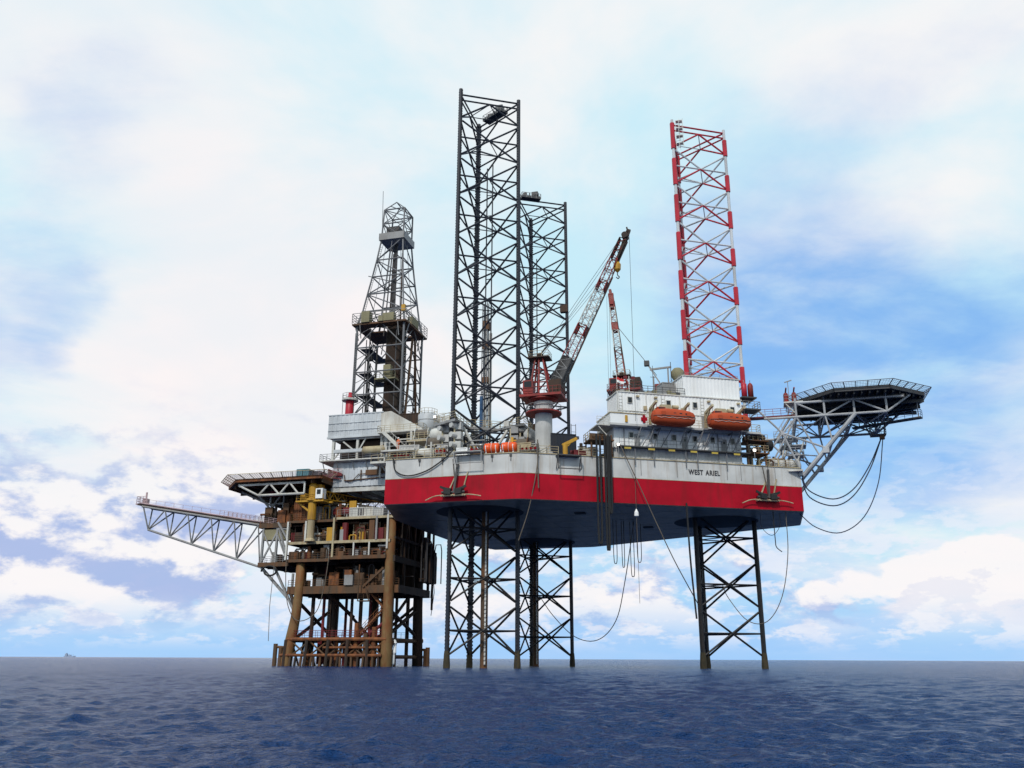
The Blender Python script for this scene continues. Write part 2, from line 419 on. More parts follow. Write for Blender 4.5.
# railing along the deck edge, in runs
e = .25
run = [(-11.4, 27.3), (-3.0, 27.35)], [(8.0, 27.3), (9.3, 26.8), (13.2, 24.7)], [(15.8, 23.3), (19.2, 21.4)], [(40.3, 9.8), (45.8, 6.8), (45.8, -6.8)], [(45.8, -6.8), (9.5, -26.7)], [(8.2, -27.3), (-11.4, -27.3)], [(-15.4, 12), (-11.4, 27.2)]
for r_ in run: MB().rail([(*p, ZD+.1) for p in r_], 1.1, 1.5, .06, 2).build('deck_railing', M['cream'], hull)
# hung access platforms on the hull side
def hung(x0, x1, y, zt, drop, fr, mt):
    m = MB(); m.box(x0, x1, y, y+1.2, zt-.15, zt)
    for x in (x0+.05, x1-.05): m.beam((x, y+1.15, zt), (x, y+.1, zt-drop), .1); m.beam((x, y+1.15, zt), (x, y+1.15, zt-drop), .1)
    m.beam((x0, y+1.15, zt-drop), (x1, y+1.15, zt-drop), .12)
    return m.build('hung_platform', mt, hull, frame=fr)
hung(-.9, 3.2, 27.6, 28.9, 1.7, RIG, M['grey']); 
hung(5.0, 8.4, .02, 28.35, 2.0, SLANT, M['dgrey'])
m = MB()                                                     # small fittings, pipes and drains along the hull side
for x in (-10.3, -6.4, -2.9, 4.4, 7.1): m.tube((x, 27.62, 28.3), (x, 27.62, 27.4), .06); m.cbox((x, 27.66, 28.2), (.35,.12,.3))
m.build('drain_pipe', M['dgrey'], hull)
m = MB()
for t_ in (13.0, 17.6, 23.1, 30.9, 33.1, 38.6): m.tube((t_, .03, 29), (t_, .03, 26.2), .05)
m.build('overboard_pipe', M['grey'], hull, frame=SLANT)

# ------------------------------------------------------------------ anchors racked on the hull side
def anchor(fr, x, y, z, label):
    use(fr)
    t = thing('anchor', label, 'anchor', (x, y, z), 'anchors racked on the hull side')
    m = MB(); m.path(smooth_pts([(x-4.1,y+.55,z-.55),(x-2.8,y+.6,z-.05),(x-1.4,y+.7,z+.05),(x+1.4,y+.7,z+.05),(x+2.8,y+.6,z-.02),(x+4.0,y+.55,z-.25)]), .08)
    m.beam((x-1.8,y+.5,z),(x+1.8,y+.5,z),.5,.22)
    for s in (-1.5, 0, 1.5): m.beam((x+s, y, z-.1), (x+s, y+.9, z+.05), .14)
    m.beam((x-1.2,y+.05,z),(x+.2,y+.1,z+3.0),.16); m.beam((x+1.0,y+.05,z),(x+1.9,y+.1,z+3.3),.16)
    m.build('bolster_rack', M['cream'], t)
    m = MB(); m.beam((x+.1,y+.75,z+.3),(x+.5,y+.35,z+4.6),.3,.24); m.tube((x+.5,y+.35,z+4.5),(x+.5,y+.35,z+5.6),.06)
    m.build('shank', M['dgrey'], t)
    for s in (-1, 1):
        m = MB(); m.prism([(x+s*.25,y+.4),(x+s*1.5,y+.55),(x+s*1.25,y+1.1),(x+s*.3,y+1.05)], [z+.15,z+.2,z+.2,z+.1], [z+1.0,z+1.25,z+.75,z+.85])
        m.beam((x+s*.3,y+.8,z+.5),(x+s*1.9,y+.75,z+1.25),.18,.35)
        m.build('fluke', M['black'], t)
    MB().tube((x-1.7,y+.7,z+.45),(x+1.7,y+.7,z+.45),.16,8).build('stock', M['dgrey'], t)
    MB().path([(x+.1,y+.5,z+1.0),(x+.1,y+.35,z+2.2),(x-.1,y+.3,z+3.5),(x-.3,y+.25,z+5.2)], .07).build('anchor_wire', M['rope'], t)
    use(RIG)
anchor(RIG, -1.0, 27.6, 22.85, 'black anchor on a cream rack below the tallest black leg')
anchor(SLANT, 36.8, 0, 23.35, 'black anchor on a cream rack at the helideck end of the red hull side')

# small fixed fittings, pipes and lockers crowding the deck edge and the stern
use(RIG)
rr = random.Random(21)
def fitting(u, v, z=ZD):
    m = MB(); k = rr.random(); mt = M[rr.choice(['cream','rustb','yellow','dbrown','grey','offw','dgrey','cream','maroon'])]
    if k < .3: m.cbox((u,v,z+.45+rr.random()*.2),(rr.uniform(.5,1.4),rr.uniform(.4,.9),rr.uniform(.8,1.3))); nm = 'deck_locker'
    elif k < .55: h = rr.uniform(1,2.6); m.tube((u,v,z),(u,v,z+h),rr.uniform(.08,.25),8); m.tube((u-.5,v,z+h*.8),(u+.6,v,z+h*.8),.08); nm = 'vent_pipe'
    elif k < .8: a = rr.uniform(1,3); h = rr.uniform(.6,1.8); m.path([(u,v,z),(u,v,z+h*.8),(u+.15,v,z+h),(u+a,v,z+h),(u+a+.15,v,z+h*.8),(u+a+.15,v,z)],rr.uniform(.06,.14)); nm = 'pipe_bend'
    else: m.lathe((u,v,z),[(.25,0),(.3,.5),(.55,.6),(.55,.75),(.1,.9)],10); nm = 'mushroom_vent'
    m.build(nm, mt, hull)
for i in range(34): fitting(rr.uniform(-11,9), rr.uniform(23.2,26.6))
for i in range(26): fitting(rr.uniform(-14.5,-3), rr.uniform(8,22))
for i in range(12): t_ = rr.uniform(3,14); p = rs(t_, rr.uniform(-3,-.8)); fitting(*p)
for i in range(10): t_ = rr.uniform(35,41); p = rs(t_, rr.uniform(-3,-.8)); fitting(*p)
# ------------------------------------------------------------------ generic deck machinery, each a thing with parts
def tank(x, y, z, L, r, label, mt, ax=0, cat='tank', saddle='grey'):
    t = thing('horizontal_tank', label, cat, (x, y, z)); m = MB()
    def P(s, h, o=0): return (x+s, y+o, z+h) if ax == 0 else (x+o, y+s, z+h)
    pts = [(-L/2, .15), (-L/2+.12, .7), (-L/2+.35, .95), (-L/2+.6, 1), (L/2-.6, 1), (L/2-.35, .95), (L/2-.12, .7), (L/2, .15)]
    m.path([P(s, r+.35) for s, _ in pts], [r*q for _, q in pts], 14); m.build('shell', mt, t, True)
    m = MB()
    for s in (-L*.28, L*.28): m.beam(P(s, 0), P(s, r*.6+.2), .25, r*1.5)
    m.build('saddle', M[saddle], t)
    m = MB().tube(P(L*.2, 2*r+.3), P(L*.2, 2*r+.9), .1).tube(P(-L*.15, 2*r+.3), P(-L*.15, 2*r+.7), .14).path([P(L*.2, 2*r+.85), P(L*.45, 2*r+.85), P(L*.5+.3, r), P(L*.5+.3, 0)], .08)
    m.build('piping', M['cream'], t); return t
def box_unit(x, y, z, L, W, H, label, mt, cat='container', name='cargo_container', door=True):
    t = thing(name, label, cat, (x, y, z)); m = MB(); m.box(x-L/2, x+L/2, y-W/2, y+W/2, z+.12, z+H); b = m.build('body', mt, t)
    m = MB()
    for sx in (-1, 1):
        for sy in (-1, 1): m.cbox((x+sx*L/2, y+sy*W/2, z+H/2), (.16,.16,H+.06))
        for zz in (.08, H): m.beam((x-L/2, y+sx*W/2, z+zz), (x+L/2, y+sx*W/2, z+zz), .14); m.beam((x+sx*L/2, y-W/2, z+zz), (x+sx*L/2, y+W/2, z+zz), .14)
    m.build('corner_frame', mt, t)
    m = MB(); k = max(3, int(L/.45))
    for i in range(1, k): m.cbox((x-L/2+L*i/k, y+W/2+.03, z+H/2), (.12,.07,H-.3))
    for i in range(1, max(3, int(W/.45))): m.cbox((x+L/2+.03, y-W/2+W*i/max(3, int(W/.45)), z+H/2), (.07,.12,H-.3))
    m.build('rib', mt, t)
    if door: MB().box(x-.45, x+.45, y+W/2+.07, y+W/2+.1, z+.2, z+min(2.0, H-.15)).build('door', M['grey'], t)
    return t
def winch(x, y, z, L, r, label, mt=None, ax=0):
    t = thing('deck_winch', label, 'winch', (x, y, z)); mt = mt or M['grey']
    P = (lambda s, h, o=0: (x+s, y+o, z+h)) if ax == 0 else (lambda s, h, o=0: (x+o, y+s, z+h))
    MB().tube(P(-L*.4, r+.3), P(L*.4, r+.3), r*.75, 14).build('drum', M['rope'], t)
    m = MB()
    for s in (-.42, .42): m.tube(P(L*s-.06, r+.3), P(L*s+.06, r+.3), r, 16)
    m.build('flange', mt, t)
    m = MB()
    for s in (-.5, .5): m.beam(P(L*s, 0, -r), P(L*s, r+.5), .2); m.beam(P(L*s, 0, r), P(L*s, r+.5), .2)
    m.beam(P(-L*.5, .1, -r), P(L*.5, .1, -r), .2); m.beam(P(-L*.5, .1, r), P(L*.5, .1, r), .2); m.build('frame', mt, t)
    MB().tube(P(L*.52, r+.3), P(L*.52+.7, r+.3), r*.4, 10).build('motor', M['dgrey'], t); return t
def manifold(x, y, z, L, H, label, mt, n=5, ax=0, cat='pipe manifold'):
    t = thing('pipe_manifold', label, cat, (x, y, z))
    P = (lambda s, h, o=0: (x+s, y+o, z+h)) if ax == 0 else (lambda s, h, o=0: (x+o, y+s, z+h))
    m = MB()
    for i in range(n): s = -L/2 + L*(i+.5)/n; m.path([P(s, 0), P(s, H*.55), P(s, H*.6, .3), P(s, H*.6, .9)], .09)
    m.build('branch_pipe', mt, t)
    m = MB().tube(P(-L/2, H*.75), P(L/2, H*.75), .16, 8).tube(P(-L/2, H*.35, .3), P(L/2, H*.35, .3), .13, 8).tube(P(-L/2, H, -.2), P(L/2, H, -.2), .1, 8); m.build('header_pipe', M['grey'], t)
    m = MB()
    for i in range(n): s = -L/2 + L*(i+.5)/n; q = P(s, H*.5); m.cbox(q, (.32,.32,.3)); m.tube(P(s, H*.5, .1), P(s, H*.5, .5), .05); m.cbox(P(s, H*.5, .5), (.3,.05,.3))
    m.build('valve', M['red'], t)
    m = MB()
    for s in (-L/2, L/2): m.beam(P(s, 0, -.3), P(s, H+.1, -.3), .12); m.beam(P(s, 0, .6), P(s, H*.8, .6), .12)
    m.build('support_frame', M['dgrey'], t); return t
def floodlight(fr, x, y, z, label, pole=1.2):
    use(fr); t = thing('floodlight', label, 'floodlight', (x, y, z-pole))
    MB().tube((x, y, z-pole), (x, y, z-.15), .05).build('post', M['grey'], t)
    MB().cbox((x, y-.12, z), (.5,.3,.4)).build('housing', M['dgrey'], t)
    MB().cbox((x, y+.06, z), (.42,.06,.32)).build('lens', M['lamp'], t); use(RIG)
def silo(x, y, z, r, H, label, mt, cat='silo'):
    t = thing('vertical_silo', label, cat, (x, y, z))
    MB().lathe((x, y, z), [(r,.5),(r,H-.5),(r*.8,H-.15),(r*.2,H)], 18).build('shell', mt, t, True)
    m = MB()
    for k in range(4): a = k*math.pi/2+.5; m.tube((x+r*.9*math.cos(a), y+r*.9*math.sin(a), z), (x+r*.9*math.cos(a), y+r*.9*math.sin(a), z+.7), .1)
    m.build('leg', M['grey'], t)
    m = MB().lathe((x,y,z),[(r+.04,H*.33),(r+.04,H*.33+.1)],18).lathe((x,y,z),[(r+.04,H*.66),(r+.04,H*.66+.1)],18); m.build('hoop', M['grey'], t)
    MB().rail([(x+r*math.cos(a*.785), y+r*math.sin(a*.785), z+H-.5) for a in range(9)], 1.0, .8, .05).build('top_railing', M['cream'], t); return t

# ------------------------------------------------------------------ jacking frames round the rear legs
def jacking(c, P, label):
    t = thing('jacking_frame', label, 'jacking frame', (c[0], c[1], ZD), 'jacking frames round the rear legs')
    for k, p in enumerate(P):
        q = Vector((p[0]-c[0], p[1]-c[1], 0)).normalized(); s = Vector((-q.y, q.x, 0)); o = Vector((*p, 0))
        m = MB()
        for sg in (-1, 1):
            w0 = o + s*sg*1.35
            for j in range(4):
                z = ZD + .5 + j*1.45; m.cbox((w0.x, w0.y, z+.5), (1.15, 1.15, 1.1)); e = w0 + q*.6; f = w0 + q*1.5; m.tube((e.x, e.y, z+.5), (f.x, f.y, z+.5), .42, 10)
        tw = m.build('pinion_tower', M['shade'] if k == 2 else M['grey'], t)
        m = MB()
        for sg in (-1, 1):
            for g in (-.75, .75):
                w0 = o + s*sg*1.35 + q*g; m.cbox((w0.x, w0.y, ZD+3.1), (.2,.2,6.2))
        m.build('tower_column', M['cream'], tw)
        a = Vector(( *P[(k+1)%3], 0)); mid = (o+a)/2; d = (a-o).normalized(); n_ = Vector((d.y,-d.x,0))
        for end in (o + d*1.6, a - d*1.6):
            MB().tube((end.x, end.y, ZD+5.6), (mid.x+(end.x-mid.x)*.22, mid.y+(end.y-mid.y)*.22, ZD+1.2), .24, 8).build('diagonal_strut', M['offw'], t)
    ring = []
    for k, p in enumerate(P):
        q = Vector((p[0]-c[0], p[1]-c[1], 0)).normalized(); s = Vector((-q.y, q.x, 0)); o = Vector((*p, 0))
        ring += [(o + q*1.6 - s*2.4), (o + q*1.6 + s*2.4)]
    ring = [(v.x, v.y) for v in ring]; m = MB(); n = len(ring)
    for i in range(n):
        a, b = Vector(ring[i]), Vector(ring[(i+1)%n]); ai = a + (Vector(c[:2])-a)*.3; bi = b + (Vector(c[:2])-b)*.3
        m.prism([a, b, bi, ai], ZD+5.75, ZD+6.1)
    tp = m.build('top_platform', M['grey'], t)
    MB().rail([(*q, ZD+6.1) for q in ring] + [(*ring[0], ZD+6.1)], 1.1, 1.3, .06, 2).build('platform_railing', M['cream'], tp)
    for i in range(9):
        m = MB(); a = Vector(ring[i % n]).lerp(Vector(ring[(i+1) % n]), random.random()); a = a + (Vector(c[:2])-a)*.14; h = random.uniform(.5, 1.1); m.cbox((a.x, a.y, ZD+6.1+h/2), (random.uniform(.4,1), random.uniform(.4,1), h)); m.build('control_cabinet', M['offw'], tp)
    return t
jacking(LEGC[0], P1, 'grey jacking frame with cream columns and railed platform round the tallest black leg')
jacking(LEGC[1], P2, 'half-hidden jacking frame round the farther black leg behind the crane pedestal')

# ------------------------------------------------------------------ two orange liferaft canisters in cradles
def canister(x, label):
    t = thing('liferaft_canister', label, 'liferaft', (x, 26.9, 28.6), 'orange canisters on the deck edge')
    pr = [(-1.1,.25),(-1.05,.6),(-.9,.72),(-.06,.74),(-.05,.7),(.05,.7),(.06,.74),(.9,.72),(1.05,.6),(1.1,.25)]
    MB().path([(x+s, 26.9, 29.5) for s, _ in pr], [r for _, r in pr], 16).build('shell', M['orange2'], t, True)
    m = MB()
    for s in (-.72, .72): m.path([(x+s, 26.9+.78*math.cos(a), 29.5+.78*math.sin(a)) for a in [R(d) for d in range(-200, 21, 20)]], .06); m.beam((x+s, 26.4, 28.55), (x+s, 27.5, 28.75), .12)
    m.build('cradle', M['white'], t)
    MB().path([(x+.05, 26.9+.745*math.cos(a), 29.5+.745*math.sin(a)) for a in [R(d) for d in range(0, 361, 20)]], .03).build('strap', M['white'], t)
canister(4.15, 'bright orange liferaft canister on the deck edge directly beside the tallest black leg')
canister(6.65, 'bright orange liferaft canister on the deck edge, on the crane side of its twin')

# ------------------------------------------------------------------ pedestal cranes
def lattice_boom(a, b, w0, w1, parent, secs, h0=None, wdir=None):
    """secs: list of (f0, f1, chord material, lattice material, plated)"""
    a = Vector(a); b = Vector(b); d = (b-a).normalized(); side = Vector(wdir or (0,1,0)).normalized(); nn = d.cross(side).normalized(); L = (b-a).length
    h0 = h0 or w0
    def crn(f, i): w = w0+(w1-w0)*f; h = h0+(w1-h0)*f; s1, s2 = ((-1,-1),(1,-1),(1,1),(-1,1))[i]; return a + d*L*f + side*s1*w/2 + nn*s2*h/2
    for f0, f1, mc, ml, plated in secs:
        m = MB()
        for i in range(4): m.tube(crn(f0, i), crn(f1, i), .085, 6); m.tube(crn(f0, i), crn(f0, (i+1)%4), .07, 5); m.tube(crn(f1, i), crn(f1, (i+1)%4), .07, 5)
        ch = m.build('boom_section', mc, parent)
        k = max(1, round(L*(f1-f0)/1.5)); m = MB()
        for j in range(k):
            g0 = f0+(f1-f0)*j/k; g1 = f0+(f1-f0)*(j+1)/k; gm = (g0+g1)/2
            for i in range(4):
                q = (i+1)%4; m.tube(crn(g0, i), crn(gm, q), .05, 5); m.tube(crn(gm, q), crn(g1, i), .05, 5); m.tube(crn(g1, i), crn(g1, q), .045, 5)
        m.build('boom_lattice', ml, ch)
        if plated:
            m = MB()
            for i in (0, 2) if plated == 1 else range(4):
                q = (i+1)%4; m.add([crn(f0,i),crn(f0,q),crn(f1,q),crn(f1,i),crn(f0,i)+nn*.02,crn(f0,q)+nn*.02,crn(f1,q)+nn*.02,crn(f1,i)+nn*.02],[(0,1,2,3),(7,6,5,4),(0,4,5,1),(1,5,6,2),(2,6,7,3),(3,7,4,0)])
            m.build('boom_plate', mc, ch)
    return d, nn, side
def crane(base, zped, rped, root, tip, label, mtop, big=True):
    t = thing('pedestal_crane', label, 'crane', base); x, y, z = base
    MB().lathe((x, y, z), [(rped*1.25,0),(rped*1.2,.9),(rped,1.0),(rped,zped-z),(rped*1.15,zped-z),(rped*1.15,zped-z+.5)], 24).build('pedestal', M['shade'], t)
    zr = zped - 1.3
    MB().lathe((x, y, zr), [(rped+1.4,0),(rped+1.4,.22)], 24).build('ring_walkway', M['cred'], t)
    MB().rail([(x+(rped+1.35)*math.cos(R(a)), y+(rped+1.35)*math.sin(R(a)), zr+.22) for a in range(0, 361, 30)], 1.0, .9, .05).build('walkway_railing', M['grey'], t)
    m = MB(); m.lathe((x,y,zped+.5),[(rped+.5,0),(rped+.9,.25),(rped+.9,.5)],20); m.prism([(x-3.1,y-2.2),(x+3.1,y-2.2),(x+3.1,y+2.2),(x-3.1,y+2.2)], zped+1.0, zped+1.35); m.build('slew_platform', M['cred'], t)
    MB().rail([(x-3,y-2.1,zped+1.35),(x-3,y+2.1,zped+1.35),(x+3,y+2.1,zped+1.35),(x+3,y-2.1,zped+1.35)], 1.0, 1.2, .05).build('platform_railing', M['cred'], t)
    m = MB().box(x+1.0, x+2.9, y-1.9, y+1.2, zped+1.35, zped+3.6); m.box(x+1.4,x+2.4,y+1.2,y+1.5,zped+1.5,zped+2.6); m.build('machinery_house', M['dbrown'], t)
    cb = MB().box(x-2.6, x-1.1, y+.4, y+2.0, zped+1.5, zped+3.5).build('cab', M['cred'], t)
    MB().box(x-2.4, x-1.3, y+2.0, y+2.03, zped+2.4, zped+3.3).build('cab_window', M['window'], cb)
    # A-frame mast
    zt = mtop; m = MB()
    for sx, sy in ((-1.9,1.3),(-1.9,-1.3),(1.2,1.3),(1.2,-1.3),(-.4,1.3)): m.tube((x+sx, y+sy, zped+1.3), (x-.5+(.55 if sx>0 else -.55 if sx<-1 else 0), y+sy*.45, zt), .15)
    for f in (.35, .68): zz = zped+1.3+(zt-zped-1.3)*f; wl = 1.9-(1.9-1.05)*f; wr = 1.2-(1.2-.05)*f; m.tube((x-wl, y+1.3-.7*f, zz), (x+wr, y+1.3-.7*f, zz), .09); m.tube((x-wl, y-1.3+.7*f, zz), (x+wr, y-1.3+.7*f, zz), .09)
    mast = m.build('mast', M['cred'], t)
    m = MB().box(x-2.1, x+1.1, y-1.2, y+1.2, zt, zt+.15); m.lathe((x-.5,y,zt+.2),[(.5,0),(.5,.6),(.2,.8)],10); m.build('mast_head', M['dbrown'], mast)
    MB().rail([(x-2,y-1.1,zt+.15),(x-2,y+1.1,zt+.15),(x+1,y+1.1,zt+.15),(x+1,y-1.1,zt+.15),(x-2,y-1.1,zt+.15)], .9, .9, .05).build('mast_railing', M['cream'], mast)
    return t
use(RIG)
B0 = Vector((11.9, 22.6, 38.2)); B1 = Vector((23.0, 21.6, 62.0))
c1 = crane((10.6, 22.6, ZD), 36.4, 1.25, B0, B1, 'large pedestal crane with red cab and raised red and white boom beside the black legs', 43.6)
W_, LW = M['lwhite'], M['lwhite']
d, nn, sd = lattice_boom(B0, B1, 1.8, 1.1, c1, [(0,.03,M['dgrey'],M['dgrey'],0),(.03,.22,M['dgrey'],M['grey'],2),(.22,.37,M['cred'],LW,0),(.37,.43,M['cred'],M['cred'],1),(.43,.66,M['offw'],M['shade'],0),(.66,.72,M['cred'],M['cred'],1),(.72,.79,M['cred'],LW,0),(.79,.87,M['cred'],M['cred'],0),(.87,1,M['dbrown'],M['cred'],1)], 1.6)
m = MB()                                                          # boom head with sheaves, jib and walkway
tipm = B1 + d*.6
m.beam(B1-sd*.6, B1+d*1.6-sd*.3, .25); m.beam(B1+sd*.6, B1+d*1.6+sd*.3, .25); m.tube(tipm-sd*.7, tipm+sd*.7, .5, 12)
m.beam(B1-nn*.6-d*4.5, B1-nn*.1+d*1.8, .5, .6); m.tube(B1+d*1.6, B1+d*2.1+nn*.4, .12)
m.build('boom_head', M['dbrown'], c1)
m = MB(); m.beam(B0+d*2-nn*1.15, B0+d*20-nn*.95, .55, .06)
m.build('boom_catwalk', M['dbrown'], c1)
m = MB()
top = Vector((10.3, 22.6, 44.3))
for s in (-.5, .5): m.tube(top+sd*s, B1+nn*.5+sd*s-d*.5, .035, 5); m.tube(top+sd*s*.6, B0+d*18+nn*.8+sd*s, .03, 5)
m.build('pendant_line', M['dgrey'], c1)
hk = B1 - nn*.5 - d*3.6
hz = 57.6
m = MB().tube((hk.x-.1, hk.y, hk.z), (hk.x-.1, hk.y, hz+.8), .04).tube((hk.x+.2, hk.y, hk.z), (hk.x+.2, hk.y, hz+.8), .04); m.build('hoist_rope', M['dgrey'], c1)
hb = MB().lathe((hk.x, hk.y, hz-.9), [(.15,0),(.5,.4),(.55,1.2),(.3,1.7)], 10).build('hook_block', M['yellow'], c1)
MB().path(smooth_pts([(hk.x,hk.y,hz-.9),(hk.x,hk.y,hz-1.4),(hk.x+.25,hk.y,hz-1.7),(hk.x+.05,hk.y,hz-1.95),(hk.x-.22,hk.y,hz-1.7)]), .08).build('hook', M['dgrey'], hb)
MB().tube(B1+d*1.4-nn*.3, Vector((B1.x+.75, B1.y, 33.5)), .03, 4).build('whip_line', M['dgrey'], c1)
# crane on the far side, its boom above the accommodation roof
C0 = Vector((17.6, -11.2, 47.6)); C1 = Vector((15.3, -14.4, 68.6))
c2 = crane((18.0, -10.5, ZD), 46.4, 1.15, C0, C1, 'smaller crane behind the accommodation roof with a steep thin red and white boom', 50.5)
d2, n2, s2 = lattice_boom(C0, C1, 1.6, .8, c2, [(0,.14,M['cred'],M['cred'],0),(.14,.36,M['cred'],M['shade'],0),(.36,.44,M['dbrown'],M['cred'],0),(.44,.62,M['offw'],LW,0),(.62,.7,M['cred'],M['cred'],1),(.7,.86,M['offw'],M['cred'],0),(.86,1,M['cred'],M['cred'],1)], 1.9, (1,0,0))
m = MB(); m.tube(C1-s2*.5, C1+s2*.5, .45, 10); m.beam(C1, C1+d2*1.2, .5, .8); m.cbox(C1-d2*2+n2*.5, (.7,.7,.8)); m.build('boom_head', M['cred'], c2)
m = MB(); m.beam(C0+s2*.9, C0+d2*20+s2*.5, .18, .25); m.build('boom_catwalk', M['dbrown'], c2)
m = MB()
for s in (-.8, -.35): m.tube(C1+s2*s, (C1.x+s-.3, C1.y, 33), .025, 4)
m.build('hoist_rope', M['dgrey'], c2)
gt = Vector((24.0, -8.5, 49.7))
m = MB()
for s in (-.25, .25): m.tube(C0+d2*14+s2*.6+Vector((0,s,0)), gt+Vector((0,s,0)), .03, 4)
m.build('pendant_line', M['dgrey'], c2)
# boom rest: a tall goal-post frame on the far side
t = thing('boom_rest', 'thin grey goal-post frame standing above the accommodation roof between far crane and tan dome', 'boom rest', (24.5, -8.5, 36))
m = MB().tube((23.4,-8.5,36),(23.4,-8.5,49.6),.12).tube((26.0,-8.5,36),(26.0,-8.5,50.9),.13).beam((22.8,-8.5,50.9),(26.6,-8.5,51.1),.3).beam((24.9,-8.5,47.5),(22.4,-8.5,52.0),.22)
m.build('frame', M['grey'], t); MB().cbox((22.3,-8.5,52.1),(.9,.8,.9)).build('sheave_block', M['dgrey'], t); MB().cbox((24.1,-8.5,47.2),(1.0,1.0,1.6)).build('winch_housing', M['cred'], t)

# ------------------------------------------------------------------ small yellow davit and the dark box behind it
use(SLANT)
t = thing('stores_davit', 'small yellow davit arm on the deck edge in front of a dark container', 'davit', (6.6, -.6, ZD))
MB().tube((6.6,-.6,ZD),(6.6,-.6,ZD+1.7),.35,10).build('post', M['yellow'], t)
m = MB(); m.beam((6.2,-.6,ZD+1.5),(8.3,-.5,ZD+2.6),.36,.45); m.beam((6.4,-.6,ZD+1.0),(7.4,-.55,ZD+1.9),.2); m.build('arm', M['yellow'], t)
MB().cbox((8.4,-.5,ZD+2.7),(.4,.35,.4)).build('sheave', M['dgrey'], t)
t = box_unit(6.9, -3.4, ZD, 3.6, 2.2, 3.6, 'dark blue-grey container standing behind the yellow davit', M['navy'], door=False)
use(RIG)
# ------------------------------------------------------------------ deck machinery between the stern and the near side
manifold(-9.6, 26.2, ZD, 2.6, 1.6, 'cream pipe manifold at the deck corner under the drill-floor stairs', M['cream'], 5)
tank(-5.8, 25.4, ZD, 3.6, .8, 'pale horizontal tank on the deck edge above the draped black hose', M['offw'])
box_unit(-9.6, 22.6, ZD, 3.0, 2.4, 2.9, 'grey equipment cabin on the near deck behind the cream manifold', M['shade'], 'cabin', 'equipment_cabin')
winch(-6.0, 22.0, ZD+2.3, 3.0, 1.0, 'large grey winch on a raised cream stand beside the tallest black leg', M['grey'])
m_ = MB()
for x in (-7.4,-4.6):
    for y in (21.2,22.8): m_.beam((x,y,ZD),(x,y,ZD+2.3),.25)
m_.box(-7.6,-4.4,21.0,23.0,ZD+2.05,ZD+2.3)
tag(m_.build('winch_stand', M['cream']), 'cream steel stand under the large grey winch', 'stand')
tank(-6.2, 18.4, ZD+4.2, 4.4, 1.1, 'big pale grey tank on high braced legs beside the tallest black leg', M['offw'])
m_ = MB()
for x in (-7.8,-4.6):
    for y in (17.6,19.2): m_.beam((x,y,ZD),(x,y,ZD+4.2),.28)
m_.beam((-7.8,19.2,ZD+.4),(-4.6,19.2,ZD+4),.16); m_.box(-8.4,-4.0,17.2,19.6,ZD+4.05,ZD+4.2)
tag(m_.build('tank_stand', M['grey']), 'braced grey stand carrying the big pale tank', 'stand')
manifold(-3.6, 26.3, ZD, 1.8, 2.2, 'yellow valve rack on the deck edge where the draped black hose ends', M['yellow'], 3)
box_unit(-.2, 26.7, ZD+.1, 1.5, 1.0, 1.1, 'small white box on the deck edge above the anchor under the black leg', M['white'], 'equipment box', 'equipment_box', False)
manifold(1.2, 24.6, ZD, 2.2, 2.9, 'yellow valve rack inside the frame of the tallest black leg', M['yellow'], 3)
box_unit(8.3, 25.4, ZD, 2.6, 2.0, 1.6, 'cream railed box at the foot of the crane pedestal', M['cream'], 'equipment box', 'equipment_box', False)
manifold(9.4, 26.2, ZD, 2.4, 1.5, 'rust-streaked cream piping at the corner of the deck below the large crane', M['cream'], 4)
winch(7.0, 21.4, ZD+1.6, 2.4, .9, 'brown winch between the tallest black leg and the crane pedestal', M['rustb'])
tank(7.6, 18.2, ZD+3.4, 3.4, .9, 'grey tank on cream legs between the tallest black leg and the crane', M['shade'], 1)
m_ = MB()
for x in (7.0,8.2):
    for y in (17.2,19.2): m_.beam((x,y,ZD),(x,y,ZD+3.4),.25)
tag(m_.build('tank_stand', M['cream']), 'cream legs under the grey tank beside the crane', 'stand')
tag(MB().tube((-1.4,14.8,ZD),(-1.4,14.8,41),.26,8).build('standpipe', M['bluep']), 'tall blue standpipe rising inside the tallest black leg', 'pipe')
box_unit(1.0, 11.0, ZD, 8, 3.0, 3.2, 'long brown cabin on deck behind the tallest black leg', M['rustb'], 'cabin', 'equipment_cabin')
box_unit(9.5, 9.0, ZD, 5, 3.0, 2.7, 'grey container on deck behind the crane pedestal', M['grey'])
for i, (x, y, L, r, mt, nm) in enumerate([(-9.5, 13.5, 4.5, 1.0, 'grey', 'dark grey tank on deck beside the drill-floor stairs'), (-10.5, 9.6, 4, 1.2, 'offw', 'whitish tank on deck below the round grey silos')]): tank(x, y, ZD+1.5*i, L, r, nm, M[mt])
t = thing('vent_mast', 'tall pale lattice mast with brown gear seen through the tallest black leg', 'mast', (-5.2, 1, ZD))
m = MB(); mx, my = -5.2, 1
for sx, sy in ((-.55,-.55),(.55,-.55),(.55,.55),(-.55,.55)): m.tube((mx+sx,my+sy,ZD),(mx+sx*.75,my+sy*.75,63),.1)
for k in range(18):
    z = ZD+k*1.9; m.tube((mx-.5,my+.5,z),(mx+.5,my+.5,z+1.9),.05,5); m.tube((mx+.5,my+.5,z),(mx+.5,my-.5,z+1.9),.05,5); m.tube((mx-.5,my+.5,z),(mx+.5,my+.5,z),.05,5)
m.build('lattice', M['galv'], t)
m = MB().tube((mx+1.0,my,ZD),(mx+1.0,my,57),.28,8).tube((mx+.2,my,ZD),(mx+.2,my,60.5),.25,8); m.build('riser_pipe', M['offw'], t)
m = MB()
for z, h in ((58.5,1.6),(54.5,1.0),(48.2,1.0)): m.cbox((mx+.2,my,z),(1.1,1.1,h))
m.build('fitting', M['rustb'], t)
